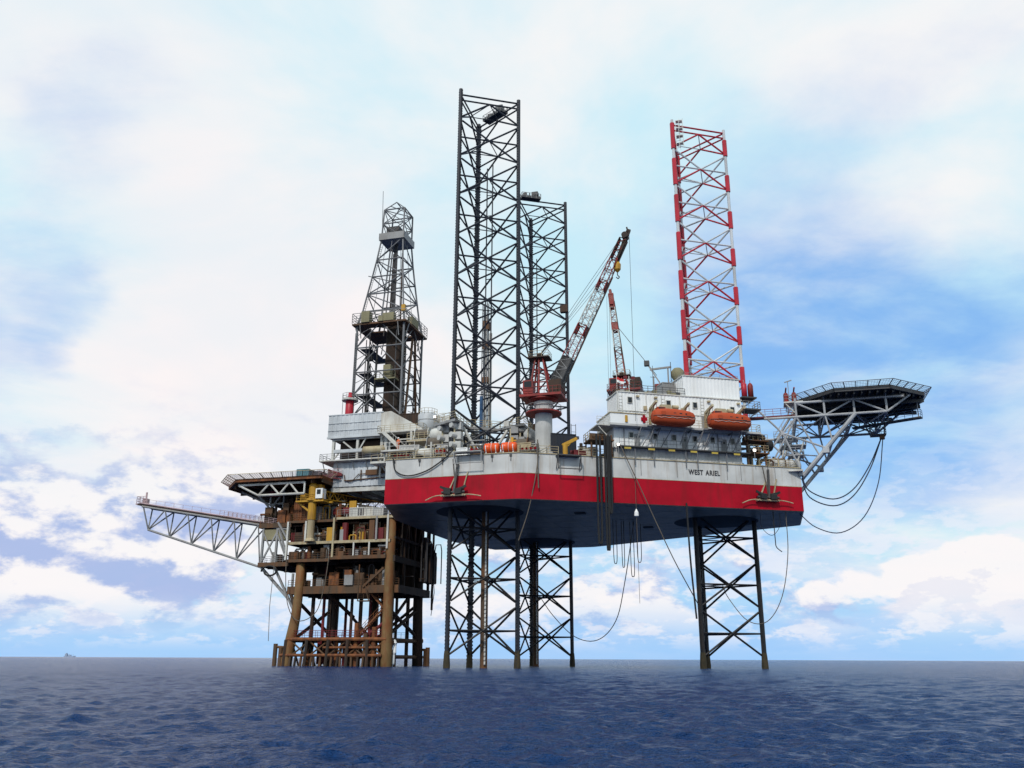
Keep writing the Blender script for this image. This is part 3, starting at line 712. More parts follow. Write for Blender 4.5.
t = thing('mud_gas_separator', 'rusty upright vessel on deck behind the orange liferaft canisters', 'vessel', (5.2, 7, ZD))
MB().lathe((5.2,7,ZD),[(.9,0),(.9,3),(.9,7.4),(.6,8.2),(.1,8.5)],14).build('shell', M['rustb'], t, True)
MB().path([(5.2,7,ZD+8.3),(5.2,7,ZD+9.3),(6.4,7,ZD+9.6),(7.2,7,ZD+8.6)],.3,8).build('outlet_pipe', M['rustb'], t); MB().cbox((5.2,7,ZD+6),(2.6,2.6,.2)).build('platform', M['grey'], t)
floodlight(RIG, -10.2, 12, 39.0, 'lit floodlight on a post beside the round grey silos', 6)
floodlight(SLANT, 14.2, .3, 30.4, 'lit floodlight at the accommodation corner beside the black hanging hoses', 1.8)
floodlight(SLANT, 35.0, 1.0, 30.6, 'lit floodlight in front of the brown machinery stack beside the accommodation', 1.6)
# low stacks between crane and accommodation
use(SLANT)
for i, (x, y, L, W, H, mt, nm) in enumerate([(8.9,-1.6,1.6,1.2,1.0,'maroon','dark red box beside the tip of the yellow davit'),(10.3,-2.2,1.3,1.4,1.3,'offw','pale box between the davit and the hanging black hoses'),(11.2,-5,2.2,2,2.2,'shade','grey box behind the hanging black hoses')]):
    box_unit(x, y, ZD, L, W, H, nm, M[mt], 'equipment box', 'equipment_box', False)
t = thing('hose_station', 'brown railed platform beside the accommodation with black hoses over its edge', 'platform', (11.6, -.8, ZD))
m = MB()
for x in (10.2, 13.2):
    for y in (-2.2, .2): m.beam((x,y,ZD),(x,y,ZD+3.2),.18)
m.box(9.9,13.5,-2.4,.6,ZD+2.3,ZD+2.5); m.build('frame', M['rustb'], t)
MB().rail([(9.9,.5,ZD+2.5),(9.9,-2.3,ZD+2.5),(13.4,-2.3,ZD+2.5)],1.1,.8,.06,2).build('railing', M['cream'], t)
MB().tube((10.4,-.9,ZD+3.1),(13.0,-.9,ZD+3.1),.55,12).build('hose_reel', M['rustb'], t)
m = MB()
for x in (9.2, 9.9): m.tube((x,-6,ZD),(x,-6,ZD+6.2),.05,5)
for k in range(6): m.tube((9.2,-6,ZD+1+k),(9.9,-6,ZD+1+k),.035,5)
tag(m.build('radio_mast', M['galv']), 'pale ladder-like mast behind the brown hose platform', 'mast')
use(RIG)
# two crew members at the near rail
def person(x, y, z, label, mt, lean=0):
    zs = z
    me = bpy.data.meshes.new('person'); V = [(0,0,.92),(0,0,1.2),(0,0,1.42),(0,0,1.52),(0,0,1.68),(.2,0,1.4),(.28,.03,1.12),(.24,.2,.95),(-.2,0,1.4),(-.28,.03,1.12),(-.26,.16,.92),(.1,0,.88),(.12,.03,.48),(.12,0,.06),(.12,.16,.03),(-.1,0,.88),(-.12,.05,.48),(-.13,0,.06),(-.13,.16,.03)]
    Ed = [(0,1),(1,2),(2,3),(3,4),(2,5),(5,6),(6,7),(2,8),(8,9),(9,10),(0,11),(11,12),(12,13),(13,14),(0,15),(15,16),(16,17),(17,18)]
    rad = [.15,.15,.15,.06,.11,.08,.055,.04,.08,.055,.04,.1,.075,.055,.05,.1,.075,.055,.05]
    base = CUR.w((x, y, zs)); 
    me.from_pydata([tuple(CUR.w((x+v[0], y+v[1]+lean*v[2], zs+v[2])) - base) for v in V], Ed, [])
    o = bpy.data.objects.new('person', me); COL.objects.link(o); o.location = base; WL[o.name] = base
    md = o.modifiers.new('skin', 'SKIN'); md.use_smooth_shade = True
    for i, s in enumerate(me.skin_vertices[0].data): s.radius = (rad[i], rad[i]); s.use_root = i == 0
    o.modifiers.new('sub', 'SUBSURF').levels = 1; o.modifiers['sub'].render_levels = 1
    me.materials.append(mt); tag(o, label, 'person')
    MB().lathe((x, y+lean*1.7, zs+1.72), [(.15,0),(.14,.07),(.09,.13),(.01,.15)], 10).build('hard_hat', M['white'], o)
person(-10.1, 26.9, ZD+1.6, 'person in orange coveralls standing on the walkway under the drill-floor stairs', M['coverall'])
person(2.2, 26.0, ZD+.02, 'person in dark clothes leaning on the deck edge beside the orange canisters', M['dgrey'], .06)
tag(MB().box(-12.6,-7.4,26.3,27.35,ZD+1.35,ZD+1.6).rail([(-12.6,27.3,ZD+1.6),(-7.4,27.3,ZD+1.6)],1.05,1.3,.06,1).box(-12.4,-12.2,26.4,26.6,ZD,ZD+1.35).box(-7.8,-7.6,26.4,26.6,ZD,ZD+1.35).build('walkway', M['offw']), 'pale raised walkway at the hull corner carrying a person in orange', 'walkway')
# ------------------------------------------------------------------ accommodation block along the slanting side
use(SLANT)
ac = thing('accommodation_block', 'white multi-storey living quarters with small dark windows on the slanting near side', 'living quarters', (24, -4, ZD))
def storey(poly, z0, z1, name, mt, pitch=.55, dep=.04):
    n = len(poly); cx = sum(p[0] for p in poly)/n; cy = sum(p[1] for p in poly)/n
    m = MB()
    ins = [(p[0]+(cx-p[0])*.012, p[1]+(cy-p[1])*.012) for p in poly]
    m.prism(ins, z0, z1-.01)
    for i in range(n):
        a, b = poly[i], poly[(i+1)%n]; dx, dy = b[0]-a[0], b[1]-a[1]; l = math.hypot(dx, dy); nr = (dy/l, -dx/l)
        if nr[0]*((a[0]+b[0])/2-cx)+nr[1]*((a[1]+b[1])/2-cy) < 0: nr = (-nr[0], -nr[1])
        m.corr(a, b, z0, z1, dep, pitch, .05, nr)
    s = m.build(name, mt, ac); 
    m = MB()
    for i in range(n):
        a, b = poly[i], poly[(i+1)%n]; m.beam((*a, z1+.02), (*b, z1+.02), .3, .16)
    m.build('edge_trim', M['offw'], s); return s
low = [(13.9,-.6),(33.8,-.6),(33.8,-8.4),(19,-8.4),(13.9,-5.2)]
mid = [(14.6,-.35),(34.2,-.35),(34.2,-8.5),(19.6,-8.5),(14.6,-5.0)]
upp = [(25.2,-.8),(34.3,-.8),(34.3,-7.8),(26.4,-7.8),(25.2,-6.6)]
sb = storey(low, ZD, 30.15, 'base_storey', M['shade'])  # grey carries the shade under the walkway in its colour
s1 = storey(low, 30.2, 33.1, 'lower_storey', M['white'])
s2 = storey(mid, 33.45, 38.5, 'middle_storey', M['white'])
s3 = storey(upp, 38.66, 41.9, 'upper_storey', M['white'])
# horizontal joint on the middle storey
MB().box(14.5,34.25,-.35,-.24,35.6,35.72).build('wall_joint', M['offw'], s2)
def window(x, y, z, w, h, par, ang=0):
    f = MB(); f.box(x-w/2-.09,x+w/2+.09,y,y+.1,z-h/2-.09,z+h/2+.09); fo = f.build('window', M['offw'], par)
    MB().box(x-w/2,x+w/2,y+.1,y+.115,z-h/2,z+h/2).build('pane', M['window'], fo)
for x in (16.5,20.2,23.1,26.4,29.2,32.4): window(x, -.54, 32.1, .55, .75, s1)
for x, z in ((16.4,37.3),(26.6,37.2),(16.6,34.75),(32.6,36.9),(22.4,37.2)): window(x, -.28, z, .6, .8, s2)
m = MB(); m.box(27.6,28.5,-.28,-.2,33.5,35.5); d_ = m.build('door', M['grey'], s2); 
# promenade deck with a white bulwark at its aft end
m = MB().prism([(12.9,.9),(36.4,.9),(36.4,-.3),(14.6,-.3),(14.6,-5),(12.9,-5)], 33.12, 33.42); pr = m.build('promenade_deck', M['shade'], ac)
m = MB().box(12.9,18.2,.82,.9,33.42,34.85); m.box(12.9,12.98,-5,.82,33.42,34.85); m.build('bulwark', M['white'], pr)
m = MB().beam((12.8,.92,34.92),(18.3,.92,34.92),.14); m.beam((12.86,-5,34.92),(12.86,.9,34.92),.14); m.build('bulwark_cap', M['cream'], pr)
MB().rail([(18.2,.85,33.42),(36.3,.85,33.42),(36.3,-.3,33.42)],1.1,1.4,.06,2).build('promenade_railing', M['cream'], pr)
MB().rail([(11.0,.6,33.2),(12.9,.6,33.2)],1.1,.9,.06,2).box(11.0,12.9,-3.0,.7,33.0,33.15).beam((11.1,.5,33),(12.9,.4,31.2),.12).build('aft_balcony', M['offw'], pr)
# brackets and struts carrying the promenade, running down to the hull side
m = MB()
for x in (17.6, 20.5, 25.4, 27.2, 31.8): m.beam((x,.85,33.1),(x-.9,.2,30.3),.12); m.beam((x-.9,.24,30.3),(x-.9,.2,27.6),.13); m.beam((x,.85,33.1),(x,-.5,33.0),.18); m.beam((x+1.8,.85,33.1),(x+.4,-.3,30.4),.09)
m.build('support_strut', M['galv'], ac)
# walkway with yellow signs under it
m = MB().box(14.3,34.6,-.5,.55,30.14,30.3); wk = m.build('walkway', M['dgrey'], ac)
MB().rail([(14.3,.5,30.3),(34.6,.5,30.3)],1.05,1.5,.05,1).build('walkway_railing', M['galv'], wk)
for x in (15.5,19.1,22.2,25.6,28.9,32.4): MB().box(x-.5,x+.5,.57,.6,29.78,30.05).build('sign_plate', M['sign'], wk)
# roof edge railing and clutter
MB().rail([(14.7,-4.9,38.6),(14.7,-.45,38.6),(25.2,-.45,38.6)],1.1,1.2,.06,2).build('roof_railing', M['dgrey'], s2)
MB().rail([(25.4,-6.4,42),(25.4,-.9,42),(34.2,-.9,42)],.5,1.6,.05,1).build('roof_railing', M['grey'], s3)
for i in range(14):
    x = 15.3+i*.72; h = random.uniform(.5,1.0)
    if i in (3,4,9): continue
    MB().cbox((x,-1.6-random.random(),38.66+h/2),(random.uniform(.5,.9),.7,h)).build('roof_vent', M[random.choice(['dgrey','khaki','rustb','grey'])], s2)
# corner piping, lamps and boxes on the block's walls
for x, r in ((18.9,.05),(24.2,.05),(30.6,.05),(14.45,.08)): MB().tube((x,-.2,33.6),(x,-.2,38.4),r).build('wall_pipe', M['offw'], s2)
for x, z in ((15.2,34.4),(18.7,36.2),(24.6,36.3),(30.3,36.4),(33.4,35.6)): MB().cbox((x,-.15,z),(.5,.2,.6)).build('wall_box', M['cream'], s2)
MB().cbox((15.3,.98,34.1),(.35,.14,1.0)).build('lifebuoy_locker', M['yellow'], pr)
m = MB().cbox((18.0,.98,34.2),(.9,.16,.5)); m.cbox((18.0,.98,34.2),(.4,.18,1.1)); m.build('fire_station_box', M['red'], pr)
for x, z0, h in ((17.4,30.3,2.0),(24.8,30.3,2.0),(31.0,30.3,2.0)): d_ = MB().box(x-.42,x+.42,-.52,-.44,z0,z0+h).build('door', M['grey'], s1); MB().box(x-.15,x+.15,-.44,-.42,z0+1.3,z0+1.65).build('door_window', M['window'], d_)
for x in (15.0,21.6,27.8): MB().ladder((x,-.3,33.5),(x,-.3,38.3),.5,(1,0,0)).build('wall_ladder', M['offw'], s2)
for x, z, w_, h in ((18.0,32.3,.9,.5),(21.7,31.5,.5,.9),(28.0,31.6,.8,.6),(30.4,32.2,.5,.5),(33.2,31.4,.6,1.1)): MB().cbox((x,-.4,z),(w_,.25,h)).build('wall_vent', M['shade'], s1)
for x in (15.4,19.6,25.0,30.0): MB().tube((x,-.42,28.6),(x,-.42,33.0),.07).build('drain_pipe', M['grey'], sb)
for x, z in ((20.4,37.9),(28.8,37.9),(33.6,37.9),(17.6,37.9)): MB().cbox((x,-.1,z),(.45,.3,.25)).build('wall_lamp', M['cream'], s2)
# ------------------------------------------------------------------ orange enclosed lifeboats and their davits
def lifeboat(x, label, dlabel):
    y, z = 2.6, 32.75
    t = thing('lifeboat', label, 'lifeboat', (x, y, z), 'orange enclosed lifeboats under davits')
    secs = []
    for f, w, zk, zt in ((-3.42,.55,.75,1.9),(-3.38,.85,.45,2.2),(-3.15,1.08,.22,2.5),(-2.5,1.22,.08,2.72),(-1.2,1.3,.0,2.85),(0,1.32,0,2.85),(1.2,1.3,.0,2.78),(2.4,1.2,.1,2.62),(3.05,1.0,.3,2.4),(3.35,.7,.6,2.1),(3.42,.35,.9,1.8)): secs.append((x+f*.93,w*.9,z+.25+zk*.86,z+.25+zt*.86))
    def hullsec(s0, s1, name, mt, parent):
        n = 18; m = MB(); vs = []
        for X, w, a, b in secs:
            gl = z+1.42; 
            for k in range(n):
                if s0: an = math.pi + math.pi*k/(n-1); yy = w*math.copysign(abs(math.cos(an))**.75, math.cos(an)); zz = gl + (gl-a)*-abs(math.sin(an))**.9
                else: an = math.pi*k/(n-1); yy = w*.97*math.copysign(abs(math.cos(an))**.7, math.cos(an)); zz = gl + (b-gl)*abs(math.sin(an))**.85
                vs.append((X, y+yy, zz))
        m.add(vs, [(i*n+k,i*n+k+1,(i+1)*n+k+1,(i+1)*n+k) for i in range(len(secs)-1) for k in range(n-1)] + [tuple(range(n)), tuple((len(secs)-1)*n+k for k in range(n-1,-1,-1))])
        return m.build(name, mt, parent, True)
    hb = hullsec(1, 0, 'lower_hull', M['orange'], t); cb = hullsec(0, 1, 'canopy', M['orange'], t)
    m = MB(); 
    m.path([(X, y+w*1.02, z+1.42) for X, w, a, b in secs], .055); m.path([(X, y-w*1.02, z+1.42) for X, w, a, b in secs], .055); m.build('rubbing_strake', M['dgrey'], t)
    m = MB().box(x-2.5,x-1.3,y-.45,y+.45,z+2.45,z+2.85); m.build('helm_cupola', M['orange'], cb)
    m = MB().box(x-2.4,x-1.4,y+.45,y+.47,z+2.55,z+2.78); m.build('cupola_window', M['window'], cb)
    for k in range(3): MB().box(x-.4+k*.9,x+.0+k*.9,y+1.06,y+1.12,z+1.72,z+1.93).build('side_window', M['window'], cb)
    for k in (-1.9, 1.9): MB().cbox((x+k,y+1.1,z+1.78),(.6,.14,.5)).build('side_hatch', M['orange'], cb)
    MB().path([(x-2.9+i*.58, y+1.235-.1*abs(i-5)/5, z+1.22-(.12 if i%2 else 0)) for i in range(11)], .03, 5).build('grab_line', M['offw'], hb)
    t = thing('lifeboat_davit', dlabel, 'davit', (x, 0, 33.42), 'davits holding the lifeboats')
    for s in (-2.5, 2.5):
        m = MB(); m.beam((x+s,-.1,33.42),(x+s,.2,36.0),.3); m.beam((x+s,.2,36.0),(x+s,2.7,36.5),.3,.35); m.beam((x+s,.1,34.6),(x+s,1.8,36.3),.2); m.build('arm', M['cream'], t)
        MB().tube((x+s,2.6,36.4),(x+s,2.6,35.2),.04).build('fall_wire', M['dgrey'], t)
    m = MB().beam((x-2.5,.2,36.0),(x+2.5,.2,36.0),.25); m.box(x-1,x+.6,.1,.7,36.1,36.7); m.tube((x+.9,.4,36.45),(x+1.8,.4,36.45),.32,10); m.build('winch', M['cream'], t)
    m = MB().box(x-3.4,x+3.4,.9,1.5,33.1,33.3); m.beam((x-2.4,1.4,33.1),(x-2.9,.3,31.0),.14); m.beam((x+2.4,1.4,33.1),(x+1.9,.3,31.0),.14); m.build('embarkation_step', M['grey'], t)
lifeboat(21.8, 'orange enclosed lifeboat at the end of the accommodation toward the large crane', 'cream davit arms above the orange lifeboat on the crane side')
lifeboat(30.5, 'orange enclosed lifeboat at the end of the accommodation toward the helideck', 'cream davit arms above the orange lifeboat on the helideck side')
# ------------------------------------------------------------------ things on and beside the roof
t = thing('satellite_dome', 'tan rounded dome on the upper roof at the foot of the red and white leg', 'antenna dome', (26.0,-4.4,42))
MB().lathe((26.0,-4.4,42),[(.6,0),(.6,.4),(.9,.7),(1.05,1.3),(.95,1.8),(.6,2.2),(.1,2.35)],16).build('dome', M['khaki'], t, True); MB().tube((26,-4.4,42),(26,-4.4,42.6),.5,10).tube((24.9,-4.4,42),(24.9,-4.4,45.2),.06).build('base', M['dgrey'], t)
t = thing('flagpole', 'small red and white flag on a pole at the aft end of the roof', 'flag', (15.5,-3,38.6))
MB().tube((15.5,-3,38.6),(15.5,-3,42.3),.05).build('pole', M['offw'], t)
m = MB(); P = [(15.5+1.1*i/6, -3+.1*math.sin(i*1.3)) for i in range(7)]
for k, (z0, z1, mt) in enumerate(((41.2,41.6,'flagr'),(40.8,41.2,'white'))):
    m = MB(); m.add([(p[0],p[1],z0-.05*i) for i,p in enumerate(P)]+[(p[0],p[1],z1-.05*i) for i,p in enumerate(P)]+[(p[0],p[1]-.02,z0-.05*i) for i,p in enumerate(P)]+[(p[0],p[1]-.02,z1-.05*i) for i,p in enumerate(P)],[(i,i+1,8+i,7+i) for i in range(6)]+[(14+i,21+i,22+i,15+i) for i in range(6)]); m.build('flag_stripe', M[mt], t)
box_unit(24.0,-4.6,38.66,1.9,2.2,2.8,'small grey hut on the roof beside the tall white upper storey',M['grey'],'roof hut','roof_hut',False)
t = thing('searchlight_mast', 'short mast with lamps at the aft roof corner below the far crane', 'mast', (16.9,-1.6,38.6))
MB().tube((16.9,-1.6,38.6),(16.9,-1.6,41.4),.07).tube((16.2,-1.6,40.9),(17.6,-1.6,40.9),.05).build('pole', M['offw'], t); MB().cbox((16.3,-1.5,41.1),(.5,.4,.45)).cbox((17.5,-1.5,41.1),(.5,.4,.45)).build('lamp_head', M['maroon'], t)
t = thing('antenna_mast', 'thin whip mast on the roof near the middle of the railing', 'mast', (20.8,-1.8,38.6)); MB().tube((20.8,-1.8,38.6),(20.8,-1.8,43.4),.05).build('whip', M['galv'], t); MB().tube((20.4,-1.8,41.6),(21.2,-1.8,41.6),.04).build('crossarm', M['galv'], t)
# platform with two red cylinders beside the upper storey
t = thing('side_platform', 'railed steel platform bracketed to the accommodation under two red cylinders', 'platform', (35.6,-1.6,36.8))
MB().box(34.4,37.4,-2.8,-.3,37.2,37.4).box(34.4,36.8,-2.8,-.2,39.0,39.2).beam((37.3,-.4,37.2),(34.4,-.4,35.2),.15).beam((36.7,-.3,39.0),(34.4,-.3,37.4),.12).build('floor', M['dgrey'], t)
MB().rail([(34.5,-.35,37.4),(37.3,-.35,37.4),(37.3,-2.7,37.4)],1.1,.8,.06,2).build('railing', M['grey'], t)
for i, x in enumerate((35.15, 36.2)):
    t = thing('red_cylinder', ('taller dark red' if i == 0 else 'orange-red') + ' upright cylinder on the bracketed platform beside the upper storey', 'cylinder', (x,-.9,39.2))
    MB().lathe((x,-.9,39.2),[(.42,0),(.42,1.9+.2*(1-i)),(.3,2.2),(.08,2.4)],14).build('shell', M['lred'] if i == 0 else M['cred'], t, True); MB().tube((x,-.9,41.3),(x,-.9,42.0),.06).build('nozzle', M['grey'], t)
t = thing('machinery_annex', 'brown open machinery stack at the helideck end of the accommodation block', 'machinery stack', (35.9,-1.5,ZD))
m = MB()
for x in (34.6,37.4):
    for y in (-2.6,-.2): m.beam((x,y,ZD),(x,y,33.1),.16)
for z in (30.3,32.2): m.box(34.4,37.8,-2.8,.4,z,z+.16)
m.build('frame', M['rustb'], t)
m = MB()
for i in range(16): m.cbox((random.uniform(34.8,37.2),random.uniform(-2.2,0),random.choice((30.5,32.4))+random.uniform(.3,.8)),(random.uniform(.3,.8),random.uniform(.3,.8),random.uniform(.5,1.1)))
m.build('machine_unit', M['dbrown'], t)
MB().rail([(34.5,.35,30.46),(37.7,.35,30.46),(37.7,-2.6,30.46)],1.1,.9,.06,2).rail([(34.5,.35,32.36),(37.7,.35,32.36)],.9,.9,.05,1).build('railing', M['cream'], t)
t = thing('ventilation_fan', 'black round fan housing on the brown open machinery stack', 'fan', (38.3,-1.2,31.2))
MB().tube((37.8,-1.2,32),(39.0,-1.2,32),.85,16).build('casing', M['black'], t); MB().tube((37.9,-1.2,31.2),(37.9,-1.2,30.4),.2).build('foot', M['dgrey'], t)
t = thing('tarpaulin_stack', 'row of grey covered bundles on the bow deck edge under the helideck stairs', 'covered stack', (41.2,-1.4,ZD))
for i in range(6): x = 38.9+i*.85; MB().lathe((x,-1.3,ZD+.1),[(.55,0),(.62,.6),(.5,1.15),(.22,1.4+.1*(i%3)),(.02,1.5+.1*(i%3))],10).build('bundle', M['shade'], t, True)
use(RIG)
# ------------------------------------------------------------------ rig helideck over the bow
use(RIG)
HU, HA, HZ = 55.6, 9.2, 39.9
hd = thing('helideck', 'octagonal dark helicopter deck on pale trusses, cantilevered over the bow of the rig', 'helideck', (46, 0, ZD))
def octa(cu, cv, a, z): b = a*.414; return [(cu-a,cv-b,z),(cu-a,cv+b,z),(cu-b,cv+a,z),(cu+b,cv+a,z),(cu+a,cv+b,z),(cu+a,cv-b,z),(cu+b,cv-a,z),(cu-b,cv-a,z)]
o1 = octa(HU, 0, HA, 0)
MB().prism([(p[0],p[1]) for p in o1], HZ-.35, HZ).build('deck_plate', M['hdeck'], hd)
m = MB()
for i in range(8): a, b = o1[i], o1[(i+1)%8]; m.beam((a[0],a[1],HZ-.35),(b[0],b[1],HZ-.35),.3,.6)
m.build('edge_beam', M['dgrey'], hd)
m = MB()
for k in range(-8, 9):
    x = HU + k*1.08; l = HA if abs(x-HU) < HA*.414 else HA-(abs(x-HU)-HA*.414)
    m.beam((x,-l+.2,HZ-.75),(x,l-.2,HZ-.75),.22,.5)
for k in range(-2, 3):
    y = k*3.5; l = HA if abs(y) < HA*.414 else HA-(abs(y)-HA*.414); m.beam((HU-l,y,HZ-1.25),(HU+l,y,HZ-1.25),.3,.55)
m.build('underdeck_girders', M['hdeck'], hd)
# perimeter safety net: sloping outriggers, outer rail and wires
o2 = octa(HU, 0, HA+1.15, 0); m = MB(); w = MB()
for i in range(8):
    a, b, c, d = Vector(o1[i]), Vector(o1[(i+1)%8]), Vector(o2[i]), Vector(o2[(i+1)%8]); a.z = b.z = HZ-.1; c.z = d.z = HZ+.5
    m.beam(c, d, .09)
    for k in range(5): f = k/5; m.beam(a.lerp(b,f), c.lerp(d,f), .11)
    for k in (.25,.5,.75): w.beam(a.lerp(c,k), b.lerp(d,k), .035)
    L = (b-a).length
    for k in range(int(L/.35)): f = k/int(L/.35); w.beam(a.lerp(b,f), c.lerp(d,f), .022)
nf = m.build('safety_net_frame', M['net'], hd); w.build('net_wire', M['net'], nf)
# two main trusses and cross frames
U5 = [46.2, 50.3, 54.5, 59.0]
for v in (7, -7):
    T, Bt = HZ-1.3, 36.4
    MB().tube((46.2,v,T),(61.5,v,T),.2,8).build('top_chord', M['lgalv'], hd)
    MB().tube((41.5,v,Bt),(59,v,Bt),.2,8).build('bottom_chord', M['lgalv'], hd)
    m = MB()
    for u in U5: m.tube((u,v,Bt),(u,v,T+.7),.17,8)
    m.build('truss_post', M['lgalv'], hd)
    m = MB().tube((46.2,v,T),(50.3,v,Bt),.14).tube((50.3,v,Bt),(54.5,v,T),.14).tube((54.5,v,T),(59,v,Bt),.14).tube((59,v,Bt),(62.6,v*.8,HZ-.8),.17)
    m.build('truss_diagonal', M['lgalv'], hd)
    m = MB().tube((46.3,v,27.3),(54.6,v,Bt),.3,8).tube((46.2,v*.86,26.9),(54.4,v*.93,Bt-.3),.2,8).cbox((49.9,v,31.0),(.9,.9,.8)).cbox((46.1,v,27.8),(.6,.8,.9))
    m.build('main_strut', M['lgalv'], hd)
    N = (44.0, v, 34.0); m = MB()
    for q in ((40.6,v,37.9),(46.2,v,Bt),(39.6,v,ZD),(46,v,ZD),(50.2,v,31.3)): m.tube(N, q, .15)
    m.tube((46.2,v,Bt),(49.0,v,30.2),.13).tube((46.2,v,Bt),(41.5,v,ZD),.13).tube((50.3,v,Bt),(51.0,v,32.4),.13); m.cbox(N,(.5,.3,.5)); m.build('tower_brace', M['lgalv'], hd)
m = MB()
for u in U5: m.tube((u,7,36.4),(u,-7,36.4),.15); m.tube((u,7,36.4),(u,0,HZ-1.2),.11); m.tube((u,-7,36.4),(u,0,HZ-1.2),.11)
for a, b in zip(U5[:-1], U5[1:]): m.tube((a,7,36.4),(b,-7,36.4),.1); m.tube((b,7,36.4),(a,-7,36.4),.1)
m.tube((51,7,32.4),(51,-7,32.4),.15).tube((51,7,32.4),(54.5,0,36.4),.1).tube((51,-7,32.4),(54.5,0,36.4),.1).tube((44,7,34),(44,-7,34),.12).tube((49,7,30.2),(44,-7,34),.1).tube((49,-7,30.2),(44,7,34),.1); m.build('cross_bracing', M['lgalv'], hd)
m = MB()
for v in (5.0, -5.0): m.box(44.6,46,v-.9,v+.9,ZD+.0,ZD+.9); m.tube((45.3,v,ZD),(47,v,33),.12); m.tube((43,v,ZD),(45.5,v,36.4),.12)
m.box(44.3,46.3,5.6,8.2,27.9,28.15); m.build('deck_foundation', M['offw'], hd)
# stair tower and landings between bow and helideck
m = MB(); m.box(43.6,47.4,1.5,4.5,32.6,32.75); m.box(42.8,46.5,-1,2,34.3,34.45); m.box(44.6,46.8,2.5,5.2,30.9,31.05); m.stairs((42.8,3,ZD),(44.8,3,31.0),.9,(0,1,0)); m.stairs((47,3,31),(44.2,3,32.7),.9,(0,1,0)); m.stairs((43.6,1,32.7),(45.8,1,34.4),.9,(0,1,0)); m.stairs((43,0,34.4),(46.6,0,HZ-.2),.9,(0,1,0))
st = m.build('access_stair', M['lgalv'], hd)
MB().rail([(43.6,4.4,32.75),(47.4,4.4,32.75),(47.4,1.6,32.75)],1.1,.9,.06,2).rail([(42.8,1.9,34.45),(46.5,1.9,34.45)],1.1,.9,.06,2).rail([(44.6,5.1,31.05),(46.8,5.1,31.05)],1.1,.9,.06,2).build('stair_railing', M['lgalv'], st)
# maroon walkway from the accommodation block
m = MB().box(38.2,46.4,4.2,5.6,37.0,37.2).tube((38.2,5.5,37),(38.2,5.5,33),.1); wk = m.build('access_walkway', M['maroon'], hd)
MB().rail([(38.2,5.5,37.2),(46.4,5.5,37.2)],1.1,1.2,.06,2).build('walkway_railing', M['cred'], wk)
# fire monitor platform at the deck's near left corner
m = MB().box(44.6,47.4,3.6,6.4,HZ-1.0,HZ-.8).beam((44.8,6.2,HZ-1),(46.2,6.8,37),.14); fp = m.build('monitor_platform', M['offw'], hd)
MB().rail([(46.8,6.3,HZ-.8),(44.7,6.3,HZ-.8),(44.7,3.7,HZ-.8)],1.0,.8,.05,1).build('monitor_railing', M['grey'], fp)
for x in (45.0, 46.2): m = MB().lathe((x,5.5,HZ-.8),[(.38,0),(.38,1.3),(.25,1.6)],12); m.tube((x,5.5,HZ+.9),(x+.1,6.3,HZ+1.4),.12); m.build('fire_monitor', M['cred'], fp)
MB().tube((45.5,4.6,HZ-.8),(45.5,4.6,HZ+2.9),.05).beam((45.0,4.6,HZ+2.8),(46.1,4.6,HZ+3.1),.14).build('windsock_mast', M['grey'], fp)
# catwalk slung under the right half
m = MB().prism([(55.2,-2.6),(64.6,1.9),(64.2,2.9),(54.8,-1.6)],36.2,36.4)
cw = m.build('underslung_catwalk', M['dgrey'], hd); MB().rail([(54.8,-1.6,36.4),(64.2,2.9,36.4),(64.6,1.9,36.4)],1.1,1.1,.06,2).build('catwalk_railing', M['bluep'], cw)
m = MB()
for a in ((56,-2),(60,0),(64,2.3)): m.tube((*a,36.4),(*a,HZ-.8),.08)
m.build('hanger', M['lgalv'], cw)
m = MB().box(57.4,59.6,-2.2,-.6,34.7,34.85).tube((59.3,-.7,34.8),(59.6,.5,HZ-1),.09).tube((57.5,-2.1,34.8),(56.3,-3,HZ-1),.09).tube((58.5,-1.4,36.2),(54.8,-4,HZ-1.2),.12).tube((58.5,-1.4,36.2),(62,2,HZ-1.2),.1).tube((54.5,-7,36.4),(58.5,-1.4,36.3),.1).tube((54.5,7,36.4),(58.5,-1.4,36.3),.1)
bk = m.build('hose_basket', M['dgrey'], hd); MB().rail([(57.4,-.65,34.85),(59.6,-.65,34.85),(59.6,-2.2,34.85),(57.4,-2.2,34.85),(57.4,-.65,34.85)],1.1,.8,.06,2).build('basket_railing', M['bluep'], bk)
MB().cbox((59.0,-1.2,34.4),(.7,.7,.6)).build('hose_saddle', M['rustb'], bk)
# ------------------------------------------------------------------ cantilever, drill floor, derrick
use(RIG)
ct = thing('cantilever', 'grey and white cantilever structure sticking out over the stern toward the production platform', 'cantilever', (-22, 0, 28.2))
for v in (5.6, -5.6):
    MB().box(-31.2,9.5,v-.25,v+.25,28.55,29.3).build('lower_flange_beam', M['offw'] if v > 0 else M['grey'], ct)
    MB().box(-31.2,9.5,v-.35,v+.35,33.7,34.0).build('upper_flange_beam', M['offw'] if v > 0 else M['grey'], ct)
MB().corr((-31,6.0),(-19.6,6.0),29.4,33.6,.07,.95,.06,(0,1)).build('side_cladding', M['wind'], ct)
MB().corr((-31,-5.8),(-19.6,-5.8),29.4,33.6,.07,.95,.06,(0,-1)).build('side_cladding', M['wind'], ct)
MB().box(-31.1,-30.9,-5.5,5.5,29.4,33.6).build('end_cladding', M['wind'], ct)
m = MB()
for u in (-29,-26,-23,-20,-17.5,-14): m.beam((u,-5.6,29),(u,5.6,29),.35,.5)
m.build('floor_beam', M['dgrey'], ct)
m = MB()
for u in (-19,-16,-13,-10,-6,-2,2,6): m.beam((u,5.6,29.2),(u,5.6,33.8),.3)
